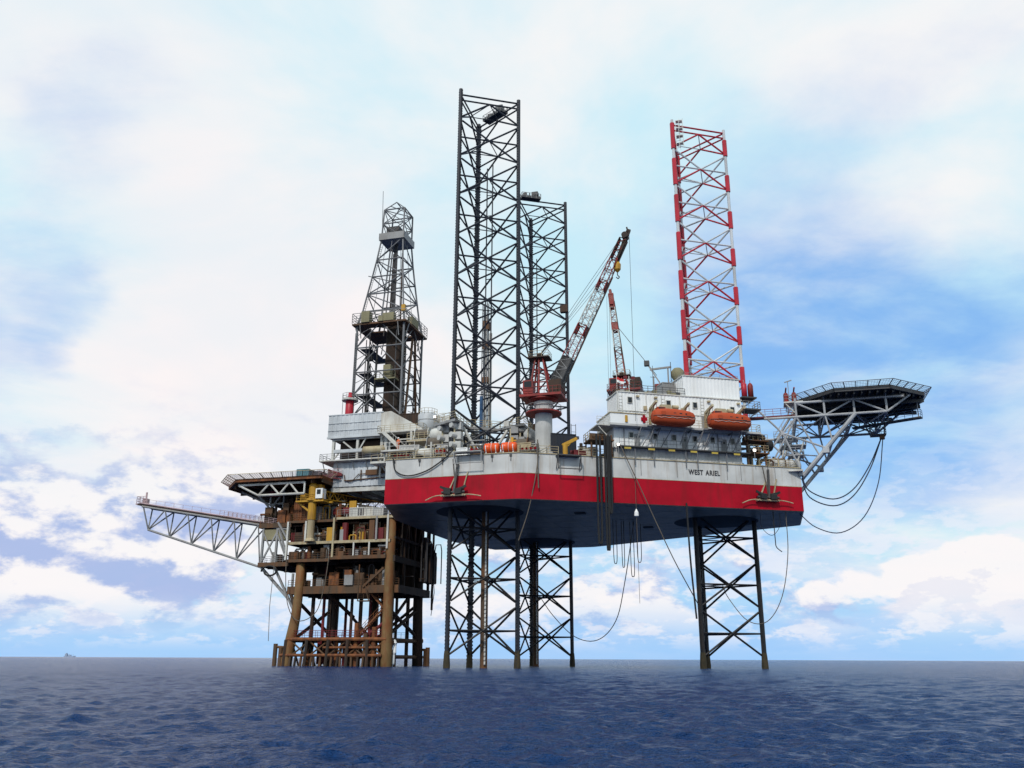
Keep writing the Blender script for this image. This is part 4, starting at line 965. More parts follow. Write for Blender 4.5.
for u in (-19,-13,-6,2): m.beam((u,5.6,29.2),(u+3,5.6,33.8),.22)
m.build('web_stiffener', M['cream'], ct)
m = MB().box(-33.2,-20.8,6.05,7.3,33.75,33.95).box(-33.2,-31.3,-4,6.05,33.75,33.95); cwk = m.build('side_catwalk', M['offw'], ct)
MB().rail([(-33.1,-3,33.95),(-33.1,7.2,33.95),(-20.9,7.2,33.95)],1.1,1.3,.06,2).build('catwalk_railing', M['galv'], cwk)
m = MB()
for x in (-32.6,-30,-27,-24.5): m.beam((x,7.1,33.8),(x,6.0,32.2),.12)
m.build('catwalk_bracket', M['grey'], cwk)
m = MB().tube((-28.7,6.2,30.4),(-21.2,6.2,30.7),.1).path([(-28.7,6.25,31.4),(-28.5,6.3,30.4),(-27.2,6.3,30.2),(-26,6.3,31.4),(-21.2,6.3,31.6)],.08).tube((-25.6,6.2,32.2),(-25.6,6.2,30.3),.1).cbox((-23.4,6.35,31.6),(2.4,.4,.9)).cbox((-21.8,6.4,32.0),(1.2,.5,1.3)); m.build('side_piping', M['rustb'], ct)
# substructure between cantilever and drill floor: columns, braces, tanks
m = MB()
for v in (6.0,-6.0):
    for u in (-31.2,-26.6,-22.0): m.beam((u,v,34),(u,v,38.1),.45)
    m.beam((-31.2,v,37.9),(-22,v,37.9),.35,.5)
m.beam((-26.6,6,35.2),(-25.0,6,38),.22); m.beam((-26.6,6,35.2),(-29.4,6,37.4),.25); m.beam((-31.2,6,34.2),(-29.6,6,36.0),.22)
m.build('substructure_column', M['offw'], ct)
MB().box(-31,-25.6,5.7,6.3,35.4,35.95).build('mid_girder', M['wind'], ct)
MB().box(-30.5,-20.5,-5.2,4.8,34.0,37.6).build('substructure_box', M['dbrown'], ct)
m = MB(); m.path([(-25.4,6.5,35.2),(-25.0,6.6,35.4),(-21.4,6.6,35.4),(-21.0,6.5,35.2)],[.3,.75,.75,.3],12); m.build('pale_tank', M['cream'], ct, True)
m = MB(); m.path([(-25.0,6.4,34.2),(-24.7,6.5,34.3),(-21.9,6.5,34.3),(-21.5,6.4,34.2)],[.3,.6,.6,.3],12); m.build('dark_tank', M['navy'], ct, True)
m = MB().beam((-21.0,6.6,34),(-21.0,6.6,38),.55); m.path([(-21.6,6.8,34.2),(-21.6,6.8,36.8),(-21.2,6.8,37.4),(-20.4,6.8,37.6)],.14); m.path([(-20.2,6.9,34),(-20.2,6.9,37.0)],.2); m.build('standpipe', M['offw'], ct)
df = thing('drill_floor', 'drill floor with pale grey windwall panels carrying the derrick', 'drill floor', (-25, 0, 38))
MB().box(-32.2,-15.5,-6.6,6.3,38.1,38.5).build('floor_deck', M['dgrey'], df)
MB().corr((-32.2,6.5),(-22.2,6.5),38.1,42.1,.06,.82,.06,(0,1)).build('windwall', M['wind'], df)
m = MB()
for z in (39.3,40.6): m.beam((-32.2,6.6,z),(-22.2,6.6,z),.1,.05)
m.beam((-32.25,6.52,38.05),(-22.2,6.52,38.05),.4,.3); m.beam((-32.25,6.52,42.15),(-21.8,6.52,42.15),.22,.16); m.build('windwall_rail', M['wind'], df)
MB().corr((-32.2,-6.5),(-32.2,6.5),38.1,42.1,.06,.82,.06,(-1,0)).build('windwall', M['wind'], df)
MB().corr((-32.2,-6.5),(-22.2,-6.5),38.1,42.1,.06,.82,.06,(0,-1)).build('windwall', M['wind'], df)
m = MB(); m.add([(-22.2,6.5,38.3),(-22.2,6.5,42.1),(-20.4,6.5,42.2),(-14.6,6.5,38.8),(-14.6,6.5,38.3),(-22.2,6.38,38.3),(-22.2,6.38,42.1),(-20.4,6.38,42.2),(-14.6,6.38,38.8),(-14.6,6.38,38.3)],[(0,1,2,3,4),(9,8,7,6,5),(0,5,6,1),(1,6,7,2),(2,7,8,3),(3,8,9,4)]); m.build('sloping_panel', M['offw'], df)
m = MB().box(-22.0,-13.6,6.55,8.3,37.9,38.1); bal = m.build('side_balcony', M['offw'], df)
MB().rail([(-22,6.6,38.1),(-22,8.2,38.1),(-13.7,8.2,38.1),(-13.7,6.6,38.1)],1.1,1.2,.06,2).build('balcony_railing', M['cream'], bal)
m = MB().stairs((-20.6,8.0,38.0),(-15.6,8.0,33.3),1.0,(0,1,0)); m.beam((-20.8,8.6,37.9),(-15.4,8.6,32.8),.3,.42); m.build('stair_flight', M['offw'], df)
m = MB().beam((-15.8,8.1,32.5),(-15.8,8.1,38),.35); m.beam((-18,8.1,36.6),(-15.8,8.1,36.6),.2); m.beam((-21.8,6.8,30.5),(-21.8,6.8,38),.3); m.build('balcony_post', M['offw'], df)
m = MB().box(-22.5,-12.0,7.0,9.4,32.4,32.75); m.build('stern_walkway', M['offw'], df)
MB().rail([(-22.4,9.3,32.75),(-12.1,9.3,32.75)],1.1,1.3,.06,1).build('walkway_railing', M['cream'], df)
m = MB().tube((-21,8.6,32.5),(-19.2,7.0,29.5),.15).tube((-14.0,8.6,32.5),(-13,8,ZD),.2); m.build('walkway_support', M['grey'], df)
m = MB()                                                     # drawworks house and clutter on the floor
for i in range(14): m.cbox((random.uniform(-30,-17), random.uniform(-4,5.6), 38.5+random.uniform(.5,1.6)), (random.uniform(.6,1.8), random.uniform(.6,1.6), random.uniform(1,3.2)))
m.build('drill_equipment', M['dbrown'], df)
box_unit(-17.6, 3.6, 38.5, 3.6, 3, 3.4, 'dark brown driller\'s cabin behind the sloping panel', M['dbrown'], 'cabin', 'driller_cabin')
silo(-14.4, 4.4, 37.4, 1.7, 4.6, 'larger round grey silo beside the foot of the derrick', M['wind'])
silo(-12.0, 1.8, 37.2, 1.5, 4.4, 'smaller round grey silo half hidden behind the larger one', M['wind'])
m = MB().box(-16.6,-10.2,-.5,6.2,37.0,37.3)
for x in (-16.2,-10.6):
    for y in (-.2,5.8): m.beam((x,y,ZD),(x,y,37.1),.3)
m.beam((-16.2,5.8,ZD+1),(-10.6,5.8,36.8),.2).beam((-10.6,5.8,ZD+1),(-16.2,5.8,36.8),.2)
tag(m.build('tank_platform', M['cream']), 'braced cream tower under the two grey round tanks', 'platform')
manifold(-12.5, 8.4, 32.9, 5.0, 2.6, 'yellow and red pipework on the stern walkway at the foot of the stairs', M['yellow'], 8)
winch(-10.0, 17.5, 33.6, 2.6, .9, 'pale winch on the high platform between drill floor and tallest black leg', M['offw'])
m = MB().box(-12,-8.2,15.8,19.2,33.2,33.5)
for x in (-11.6,-8.6):
    for y in (16.2,18.8): m.beam((x,y,ZD),(x,y,33.3),.25)
m.rail([(-12,19.1,33.5),(-8.2,19.1,33.5)],1.1,1,.06,2); tag(m.build('winch_platform', M['cream']), 'cream platform on posts between drill floor and tallest black leg', 'platform')
# red column with white gallery at the left of the derrick
t = thing('mud_column', 'red upright column with a pale gallery ring beside the derrick foot', 'column', (-29.2,4.8,42))
MB().lathe((-29.2,4.8,38.5),[(.75,0),(.75,7.0),(.4,7.3),(.35,8.2)],16).build('shell', M['lred'], t, True)
MB().lathe((-29.2,4.8,45.1),[(1.45,0),(1.45,.35)],16).build('gallery', M['offw'], t)
MB().rail([(-29.2+1.4*math.cos(R(a)),4.8+1.4*math.sin(R(a)),45.45) for a in range(0,361,45)],.9,1,.05,1).tube((-30.6,4.8,42),(-30.6,4.8,45.2),.06).build('gallery_railing', M['grey'], t)
# the derrick
dk = thing('derrick', 'tall tapering grey lattice drilling derrick with a wide working platform halfway up', 'derrick', (-24.2, 0, 42))
DL = [(42.2,4.6),(46.3,4.6),(50.5,4.6),(55.2,4.6),(59.9,4.6),(62.5,4.05),(66.1,3.58),(69.8,3.1),(73.4,2.65),(77.9,2.2),(81.2,2.15),(84.2,2.1)]
DCU = -24.2
def dc(i, k, z=None):
    zz, h = DL[i]; s = ((-1,1),(1,1),(1,-1),(-1,-1))[k]; cu = DCU + (.45*max(0,(zz-58.8))/20); return (cu+s[0]*h, s[1]*h*.98, zz)
for k in range(4):
    m = MB(); m.tube((dc(0,k)[0],dc(0,k)[1],38.4), dc(0,k), .24, 6)
    for i in range(len(DL)-1): m.tube(dc(i,k), dc(i+1,k), .22 if i < 5 else .17, 6)
    m.build('derrick_leg', M['galv'], dk)
for k in range(4):
    q = (k+1)%4
    for i in range(len(DL)-1):
        A, B, C_, D = (Vector(v) for v in (dc(i,k),dc(i,q),dc(i+1,q),dc(i+1,k)))
        m = MB(); m.tube(D, C_, .13)
        if i < 4: mid = (D+C_)/2; m.tube(A, mid, .11); m.tube(B, mid, .11); m.tube((A+D)/2,(A*.25+D*.25+mid*.5),.06,5)
        elif i < 9: m.tube(A, C_, .115) if i % 2 == k % 2 else m.tube(B, D, .115); m.tube((A+B)/2, (C_+D)/2, .05, 5)
        else: m.tube(A, C_, .08); m.tube(B, D, .08)
        m.build('face_bracing', M['galv'], dk)
# V-door legs on the right face
m = MB().beam((-19.5,-2.6,42.2),(-19.4,-.6,57.5),.35).beam((-19.5,2.6,42.2),(-19.4,.6,57.5),.35); m.build('v_door_leg', M['rustb'], dk)
mk = MB(); h0, h1 = 5.3, 2.4
for x0,x1,y0,y1 in ((-h0,h0,3.2,h0),(-h0,h0,-h0,-3.2),(-h0,-3.2,-3.2,3.2),(3.2,h0,-3.2,3.2)): mk.box(DCU+x0,DCU+x1,y0,y1,59.4,59.7)
mk.box(DCU-3.2,DCU-.6,-3.2,.8,59.4,59.65)
mb_ = mk.build('monkey_board', M['rustb'], dk)
c4 = [(DCU-h0,h0,59.7),(DCU+h0,h0,59.7),(DCU+h0,-h0,59.7),(DCU-h0,-h0,59.7),(DCU-h0,h0,59.7)]
MB().rail(c4,2.0,1.5,.08,3).build('board_railing', M['grey'], mb_)
m = MB()
for s in (-1,1):
    for g in (-1,1): m.beam((DCU+s*h0,g*h0*.7,59.4),(DCU+s*4.6,g*h0*.7,57.0),.14); m.beam((DCU+s*h0*.7,g*h0,59.4),(DCU+s*h0*.7,g*4.6,57.0),.14)
m.build('board_bracket', M['grey'], mb_)
m = MB().cbox((DCU-2.6,4.9,60.8),(1.6,1.4,2.1)).cbox((DCU+1.8,4.8,60.5),(2.2,1.2,1.5)).cbox((DCU+4.9,1,60.5),(1.0,3,1.5)).cbox((DCU+.4,5.2,60.2),(.9,.7,1.0)); m.build('board_cabin', M['khaki'], mb_)
MB().cbox((-19.75,4.6,62.2),(.7,.5,1.2)).build('orange_light_box', M['yellow'], dk)
m = MB().box(DCU+.45-2.6,DCU+.45+2.6,-2.6,2.6,77.6,77.9).box(DCU+.45-2.6,DCU+.45+2.6,2.45,2.6,77.9,79.0).box(DCU+.45+2.45,DCU+.45+2.6,-2.6,2.6,77.9,79.0).box(DCU+.45-2.6,DCU+.45-2.45,-2.6,2.6,77.9,79.0); cp = m.build('crown_platform', M['grey'], dk)
m = MB().cbox((DCU+.2,.5,79.9),(2.6,2.2,1.6)); 
for s in (-.8,0,.8): m.tube((DCU+.4+s-.1,0,80.2),(DCU+.4+s+.1,0,80.2),.8,14)
m.build('crown_block', M['dgrey'], cp)
m = MB()
for s in (-1,1): m.tube((DCU+.5+s*2.1,2.05,84.2),(DCU+.5,2.05*0+1.0,86.2),.1); m.tube((DCU+.5+s*2.1,-2.05,84.2),(DCU+.5,-1.0,86.2),.1)
m.tube((DCU+.5,1,86.2),(DCU+.5,-1,86.2),.12).tube((DCU+.5-2.1,2.05,84.2),(DCU+.5+2.1,-2.05,84.2),.09).tube((DCU+.5-1,1.5,85.2),(DCU+.5+1,-1.5,85.2),.08)
m.tube((DCU-1.7,2.1,77),(DCU-2.0,2.1,88.4),.06).build('gin_pole_frame', M['galv'], dk)
m = MB()
for s in (-.5,-.17,.17,.5): m.tube((DCU+.5+s*.6,.3,61),(DCU+.5+s*.6,.3,78.5),.12)
m.tube((DCU-.9,.9,58.5),(DCU+.1,.9,77),.13).build('drill_line', M['dgrey'], dk)
m = MB().cbox((DCU+.6,.3,60.4),(1.3,1.0,2.6)).cbox((DCU+.6,.3,57.2),(1.6,1.2,2.4)).tube((DCU+.6,.3,42),(DCU+.6,.3,56),.1).beam((DCU-1.0,-.8,42),(DCU-.4,-.8,76),.22).beam((DCU+1.9,-.8,42),(DCU+1.4,-.8,76),.22); m.build('top_drive', M['dbrown'], dk)
m = MB().box(DCU-.8,DCU+3.2,2.4,4.2,49.0,49.25).rail([(DCU-.8,4.1,49.25),(DCU+3.2,4.1,49.25)],1.1,.9,.06,2).cbox((DCU+1.4,3.4,50.6),(1.4,1.0,2.4)); m.build('stabbing_board', M['khaki'], dk)
m = MB().path(smooth_pts([(DCU-2.4,2.0,54.5),(DCU-3.0,2.0,55.6),(DCU-2.0,2.2,56.3),(DCU-1.4,2.2,54.0),(DCU-1.6,2.2,48),(DCU-1.2,2,43)]),.16,8).tube((DCU-2.8,3,38.5),(DCU-2.8,3,54.5),.16).tube((DCU-2.2,3.2,38.5),(DCU-2.2,3.2,52.5),.13).cbox((DCU-2.5,3,53.6),(1.2,.8,1.0)); m.build('mud_hose', M['black'], dk)
# ladder up the corner
MB().ladder((-28.6,4.9,42),(-28.6,4.9,58),.5,(1,0,0)).ladder((-28.3,4.7,59),(-25.7,2.5,76.5),.5,(1,0,0)).build('ladder', M['galv'], dk)
t = thing('drill_pipe_rack', 'dark bundle of drill pipe stands racked upright inside the derrick', 'drill pipe', (-22.6,1.9,38.5))
for i in range(14):
    for j in range(5): MB().tube((-24.0+i*.22,-.2+j*.6,38.5),(-23.85+i*.21,-.3+j*.58,61+random.uniform(-.3,.3)),.1,5).build('drill_pipe', M['dbrown'], t)
MB().box(-24.3,-20.7,-.6,2.6,38.5,38.9).build('setback_floor', M['dgrey'], t)

for x, y, z0, z1, r in ((-27.2,3.6,42,57,.1),(-26.4,3.9,42,59,.12),(-25.6,-3.6,42,58,.14),(-21.2,3.9,42,59,.1),(-20.6,-3.8,42,58,.14),(-28.2,0,42,57,.12),(-20.4,1.2,42,56,.11)): MB().tube((x,y,z0),(x,y,z1),r,6).build('stand_pipe', M['dgrey'], dk)
for z in (46.3,50.5,55.2): MB().box(-28.4,-24.9,-4.2,-2.4,z,z+.12).box(-28.4,-26.4,-2.4,3.6,z,z+.12).build('gangway', M['dgrey'], dk)
for z in (62.5,69.8): MB().tube((-27.6,3.6,z),(-21.0,-3.4,z),.08).tube((-27.6,-3.6,z),(-21.0,3.4,z),.08).build('horizontal_cross_brace', M['galv'], dk)
# ------------------------------------------------------------------ the old production platform behind, on the left
PLAT = Frame(RIG.o - RIG.y*2.0 - Vector((0,0,.5)), RIG.x, RIG.y)
use(PLAT)
pf = thing('production_platform', 'rusty brown offshore production platform on four legs with open cluttered decks', 'oil platform', (-28, 1, 0))
UL, UR, VF, VB = -37.9, -18.3, 9.4, -6.0
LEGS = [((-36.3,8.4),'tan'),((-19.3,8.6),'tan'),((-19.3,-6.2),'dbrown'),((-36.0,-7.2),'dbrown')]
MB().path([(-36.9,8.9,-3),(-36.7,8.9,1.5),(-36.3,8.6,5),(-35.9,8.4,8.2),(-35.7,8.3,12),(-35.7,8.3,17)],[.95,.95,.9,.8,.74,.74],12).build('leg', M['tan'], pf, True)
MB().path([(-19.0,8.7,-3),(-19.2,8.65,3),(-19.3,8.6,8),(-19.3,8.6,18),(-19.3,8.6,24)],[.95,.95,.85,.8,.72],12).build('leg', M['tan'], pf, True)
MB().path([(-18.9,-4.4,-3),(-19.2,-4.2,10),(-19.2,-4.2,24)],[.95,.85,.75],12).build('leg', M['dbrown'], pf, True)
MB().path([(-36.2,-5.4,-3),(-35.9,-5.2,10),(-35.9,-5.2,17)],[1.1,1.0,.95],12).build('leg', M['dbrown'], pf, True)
MB().path([(-22.6,1.0,-3),(-22.6,1.0,17)],[1.0,1.0],12).build('leg', M['rusto'], pf, True)
MB().path([(-28.6,-7,-3),(-28.6,-7,17)],[.7,.7],10).build('leg', M['dbrown'], pf, True)
# decks: plate, edge girders
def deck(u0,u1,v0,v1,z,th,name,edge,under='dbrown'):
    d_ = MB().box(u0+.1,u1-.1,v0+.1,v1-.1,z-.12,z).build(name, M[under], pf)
    m = MB()
    k = int((u1-u0)/2.2)
    for i in range(1,k): x = u0+(u1-u0)*i/k; m.beam((x,v0+.2,z-.12-th*.3),(x,v1-.2,z-.12-th*.3),.16,th*.6)
    for i in range(1,4): y = v0+(v1-v0)*i/4; m.beam((u0+.2,y,z-.12-th*.5),(u1-.2,y,z-.12-th*.5),.25,th)
    m.build('floor_girder', M['dbrown'], d_)
    MB().beam((u0,v1,z-th/2+.05),(u1,v1,z-th/2+.05),.22,th).build('front_edge_girder', M[edge], d_)
    m = MB().beam((u1,v0,z-th/2+.05),(u1,v1,z-th/2+.05),.22,th).beam((u0,v0,z-th/2+.05),(u0,v1,z-th/2+.05),.22,th).beam((u0,v0,z-th/2+.05),(u1,v0,z-th/2+.05),.22,th); m.build('edge_girder', M[under], d_)
    return d_
d1 = deck(UL,UR+.5,VB,8.2,13.2,1.25,'cellar_deck','rustb')
d2 = deck(UL,-30.0,VB,VF,17.6,.5,'lower_deck','rustb')
d2b = deck(-30.0,UR-1.5,VB,VF,18.0,.6,'lower_deck','rustb')
d3 = deck(UL,UR-.8,VB,VF,20.5,.45,'middle_deck','cream')
d4 = deck(UL,-29.0,VB,VF,24.1,.4,'upper_deck','rustb')
d4b = deck(-29.0,UR,VB,VF,24.4,.4,'upper_deck','cream')
dx = deck(-44.2,-38.0,-3,VF-1,24.0,.8,'side_deck','rustb')
dl = deck(-43.8,-38.0,-3,VF-1,17.3,.7,'side_deck','rustb')
MB().beam((UR,VB,17.4),(UR,VF,17.4),.4,1.0).build('right_side_girder', M['dbrown'], pf)
for z, d_, u0, u1 in ((13.2,d1,UL,UR+.5),(17.6,d2,UL,-30),(18.0,d2b,-30,UR-1.6),(20.5,d3,UL,-29),(24.1,d4,UL,-31)):
    MB().rail([(u0,VF-.05 if z>14 else 8.1,z+.05),(u1,VF-.05 if z>14 else 8.1,z+.05)],1.05,1.5,.06,2).build('deck_railing', M['rustb'], d_)
MB().rail([(-29,VF-.05,24.6),(UR,VF-.05,24.6),(UR,VB,24.6)],1.1,1.3,.05,2).build('deck_railing', M['grey'], d4b)
MB().rail([(-38,VF-1,17.3),(-43.7,VF-1,17.3),(-43.7,-3,17.3)],1.05,1.2,.05,2).build('deck_railing', M['grey'], dl)
# columns between decks
for u, z0, z1, mt in ((-38.0,17.6,24,'offw'),(-34.6,20.5,24,'offw'),(-29.4,17.8,24.4,'cream'),(-19.6,19,24.6,'offw'),(-21.6,20.5,24.4,'grey')):
    MB().beam((u,VF+.05,z0),(u,VF+.05,z1),.32).build('front_column', M[mt], pf)
for u in (-25.6,-22.8): MB().beam((u,VF,18.0),(u,VF,20.2),.25).build('front_column', M['offw'], pf)
for u, v in ((-38,-6),(-33,-6),(-27,-7),(-22,-7),(-18.5,-7),(-18.5,0),(-18.5,4.5),(-33,2),(-27,2),(-23,3)): MB().beam((u,v,13.2),(u,v,24.2),.4).build('inner_column', M['dbrown'], pf)
for u in (-43.4,-40.7): MB().beam((u,VF-1.2,17.3),(u,VF-1.2,24),.35).build('front_column', M['grey'], pf)
m = MB().beam((-43.4,8.2,17.4),(-40.7,8.2,22.6),.25).beam((-38.4,8.2,17.4),(-40.7,8.2,22.2),.25).beam((-40.6,8.2,23.6),(-38.2,VF,19),.3).beam((-43.4,8.2,22.6),(-40.7,8.2,17.4),.2).beam((-40.0,VF,24),(-37.8,VF,20.8),.3)
m.beam((-43.9,7,16.6),(-37.5,8.3,11.2),.4).beam((-41,8,16.8),(-36.5,8.3,9.5),.35); m.build('side_brace', M['grey'], pf)
m = MB().tube((UL+.3,8.0,12.6),(-35.9,8.3,9.2),.3,8).tube((-31,8.1,12.4),(-28.9,1,8.5),.3,8).tube((-19.4,-1,12.3),(-19.3,8.6,6.5),.25,8).tube((-19.3,8.4,9.5),(-19.3,-6.0,4.8),.3,8).tube((-19.3,8.4,5.2),(-19.3,-6.0,10.6),.3,8).tube((-36,8.2,4.7),(-36,-7,11),.3,8).tube((-36,-7,4.7),(-36,8.2,11),.3,8)
m.tube((-35.9,-7.2,11.5),(-28.6,-7,4.7),.28,8).tube((-28.6,-7,4.7),(-19.3,-6.2,11.5),.28,8); m.build('jacket_brace', M['dbrown'], pf)
m = MB().tube((-19.4,8.4,10.5),(-23.6,1.2,8.6),.3,8).tube((-19.4,8.5,7.6),(-26,8.5,3.0),.28,8); m.build('red_brace', M['maroon'], pf)
# clutter filling the dark interior of the decks
def clutter(name, u0,u1,v0,v1,z,n,hmax,mats,seed):
    rr = random.Random(seed)
    for mt in mats:
        m = MB()
        for i in range(n):
            k = rr.random(); u = rr.uniform(u0,u1); v = rr.uniform(v0,v1); h = rr.uniform(.4,1)*hmax
            if k < .35: m.cbox((u,v,z+h/2),(rr.uniform(.4,1.8),rr.uniform(.4,1.6),h))
            elif k < .6: r_ = rr.uniform(.2,.55); m.tube((u,v,z),(u,v,z+h),r_,8)
            elif k < .8: l = rr.uniform(1,3.5); zz = z+rr.uniform(.4,hmax); m.tube((u-l/2,v,zz),(u+l/2,v,zz),rr.uniform(.06,.3),7); m.tube((u-l*.4,v,z),(u-l*.4,v,zz),.07,5)
            else: a = rr.uniform(.5,1.5); m.path([(u,v,z),(u,v,z+h*.8),(u+.2,v,z+h*.95),(u+a,v,z+h*.95),(u+a+.2,v,z+h*.8),(u+a+.2,v,z)],rr.uniform(.06,.16),6)
        m.build(name, M[mt], pf)
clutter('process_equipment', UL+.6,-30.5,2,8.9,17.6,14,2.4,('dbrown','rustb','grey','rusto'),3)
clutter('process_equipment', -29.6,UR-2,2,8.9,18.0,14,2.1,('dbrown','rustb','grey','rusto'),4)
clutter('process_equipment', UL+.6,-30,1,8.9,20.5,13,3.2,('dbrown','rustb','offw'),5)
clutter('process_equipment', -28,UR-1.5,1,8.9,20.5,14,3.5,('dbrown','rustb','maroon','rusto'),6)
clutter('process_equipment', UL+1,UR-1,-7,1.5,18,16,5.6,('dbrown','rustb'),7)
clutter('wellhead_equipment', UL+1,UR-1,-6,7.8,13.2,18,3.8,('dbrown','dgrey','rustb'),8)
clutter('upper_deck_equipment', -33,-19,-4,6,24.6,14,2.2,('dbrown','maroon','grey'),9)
clutter('upper_pipework', -33,-27.5,0,8.8,24.5,8,3.4,('yellow','cream','rusto'),21)
clutter('front_pipework', UL+.5,UR-1.5,7.6,9.0,20.5,7,2.4,('rustb','grey','yellow'),22)
clutter('front_pipework', UL+.5,UR-1.5,7.6,9.0,17.8,7,1.8,('maroon','grey','rustb'),23)
clutter('roof_gear', -27,UR-.5,-5,8,24.6,7,2.6,('rustb','cream','offw','dgrey'),24)
clutter('side_platform_gear', -43.5,-38.4,5,8.6,24,6,3.2,('rusto','rustb','yellow'),25)
clutter('cellar_pipework', UL+.5,UR-1,6.2,8.0,13.3,8,2.6,('rustb','rusto','grey'),26)
clutter('side_pipework', UR-.2,UR+.9,-7.4,-1,14.5,12,8.0,('dbrown','dgrey'),10)
clutter('side_equipment', -43,-38.4,0,7.6,17.3,6,2.2,('dbrown','grey'),11)
clutter('upper_side_equipment', -42,-38.2,1,7.8,24,9,3.6,('dbrown','rustb','rusto'),12)
MB().box(-43.6,-38.3,6.5,8.2,21.2,23.0).build('side_cabin', M['khaki'], pf)
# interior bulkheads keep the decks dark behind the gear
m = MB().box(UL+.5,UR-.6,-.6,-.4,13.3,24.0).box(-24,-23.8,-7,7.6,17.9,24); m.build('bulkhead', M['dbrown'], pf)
MB().box(-26.6,-22.0,4.2,7.4,20.6,23.6).build('equipment_module', M['rusto'], pf)
m = MB()
for x in (-26.7,-25.6,-24.6,-23.6,-22.6,-21.9): m.beam((x,7.5,20.6),(x,7.5,23.7),.14)
m.beam((-26.7,7.5,22.1),(-21.9,7.5,22.1),.14); m.beam((-26.7,7.5,23.6),(-21.9,7.5,23.6),.14); m.build('module_frame', M['cream'], pf)
# right hand face of the platform
m = MB()
for v in (6.5,3.5,.5,-2.5,-5.5): m.beam((UR+.05,v,17.4),(UR+.05,v,24.4),.28)
for v in (6.5,.5): m.beam((UR+.05,v,17.6),(UR+.05,v-3,24.2),.18); m.beam((UR+.05,v-6,17.6),(UR+.05,v-3,24.2),.18)
m.beam((UR+.05,VB,20.8),(UR+.05,VF,20.8),.25,.4); m.build('right_face_frame', M['dbrown'], pf)
m = MB()
for v in (-7.2,-7.5): m.tube((UR+.5,v,10),(UR+.5,v,24.5),.16)
m.path([(UR+.7,-5.5,22),(UR+1.1,-5.8,18),(UR+.8,-5.9,12)],.07); m.path([(UR+.9,-6.4,17),(UR+1.2,-6.6,13),(UR+.7,-6.6,9)],.06); m.build('hanging_pipe', M['dbrown'], pf)
# conductors between the cellar deck and the sea
for i, (u, v) in enumerate([(-34.3,5.6),(-33.3,3.6),(-32.2,2.0),(-34.0,-2.5),(-32.8,-4),(-27.6,4.6),(-26.6,3.2),(-25.4,2),(-27.2,-3),(-25.8,-4),(-21.6,4.0),(-21.0,1.0),(-20.4,-2.6),(-30.4,-5)]):
    MB().tube((u,v,-3),(u,v,17.5),.27 if i%3 else .34,8).build('conductor_pipe', M[('dbrown','maroon','dbrown')[i%3]], pf)
# boat landing at the sea
m = MB().tube((-36.6,9.3,4.7),(-19.0,9.3,4.7),.3,8); bl = m.build('landing_beam', M['rusto'], pf)
MB().tube((-37.6,9.6,2.2),(-19.6,9.6,2.2),.24,8).build('landing_beam', M['rusto'], pf)
MB().tube((-30,9.4,3.4),(-20,9.4,3.4),.18,8).build('landing_beam', M['rusto'], pf)
MB().tube((-36.6,-7.4,4.7),(-19.0,-6.6,4.7),.35,8).tube((-19.2,9,4.6),(-19.2,-6.5,4.6),.35,8).tube((-36.8,9,4.6),(-36.4,-7.2,4.6),.35,8).tube((-36,-7,2),(-19,-6.4,2),.3,8).tube((-19.0,9,2.0),(-19.0,-6.5,2.0),.3,8).build('tie_beam', M['rustb'], pf)
m = MB().box(-36.4,-19.4,6.2,9.2,4.85,5.0); m.build('landing_walkway', M['dbrown'], pf)
MB().rail([(-36.4,9.2,5.0),(-19.6,9.2,5.0)],1.1,1.2,.05,2).rail([(-36.4,6.2,5.0),(-19.6,6.2,5.0)],1.1,1.2,.05,2).rail([(-36,-6.4,5),(-20,-6,5)],1.1,1.4,.05,2).build('landing_railing', M['maroon'], bl)
rr = random.Random(5)
for i in range(19):
    u = -36.8+i*.93
    MB().tube((u,9.9,-2),(u+rr.uniform(-.35,.35),9.5,2.2+(2.4 if i%4==0 else 0)),.2 if i%4 else .3,7).build('fender_post', M[('dbrown','rustb')[i%2]], pf)
for i in range(10): MB().tube((-36+i*1.75,6.2,-2),(-35.2+i*1.75,6.2,4.6),.22,7).build('landing_post', M['dbrown'], pf)
for i, (u, v, h) in enumerate([(-24.6,8.6,7.2),(-22.8,8.9,5.6),(-21.4,8.8,6.6),(-25.8,7.2,4.8),(-28.2,8.2,5.2),(-30.2,7.6,4.9),(-33.6,8.0,5.0)]): MB().tube((u,v,-2.5),(u,v,h),.42 if i < 3 else .3,8).build('landing_column', M[('rusto','rustb')[i%2]], pf)
m = MB()
for i in range(5): u = -36+i*3.3; m.tube((u,9.0,4.4),(u+3.3,9.2,2.0),.14); m.tube((u+3.3,9.0,4.4),(u,9.2,2.0),.14)
m.build('landing_cross_brace', M['rustb'], pf)
m = MB()
for i in range(6): u = -36.2+i*3; m.tube((u,8.4,4.4),(u+1.5,7.5,-.8),.16); m.tube((u+3,8.4,4.4),(u+1.5,7.5,-.8),.16)
m.build('landing_brace', M['dbrown'], pf)
m = MB().tube((-38.6,9.4,-2),(-38.6,9.4,4.0),.36,8).tube((-38.6,9.4,3.5),(-36.5,9,3.4),.25).tube((-37.6,9.4,-2),(-37.6,9.4,3.4),.36,8); m.build('boat_fender', M['rustb'], pf)
m = MB().tube((-17.4,-5.0,-2),(-17.4,-5.0,3.6),.4,8).tube((-17.4,-5.0,3.2),(-19,-4.6,3.2),.25).tube((-17.9,-4.9,-2),(-17.9,-4.9,3.3),.25,8); m.build('boat_fender', M['rustb'], pf)
MB().cbox((-32,4,2.6),(2.6,2.2,3.6)).build('sump_tank', M['maroon'], pf)
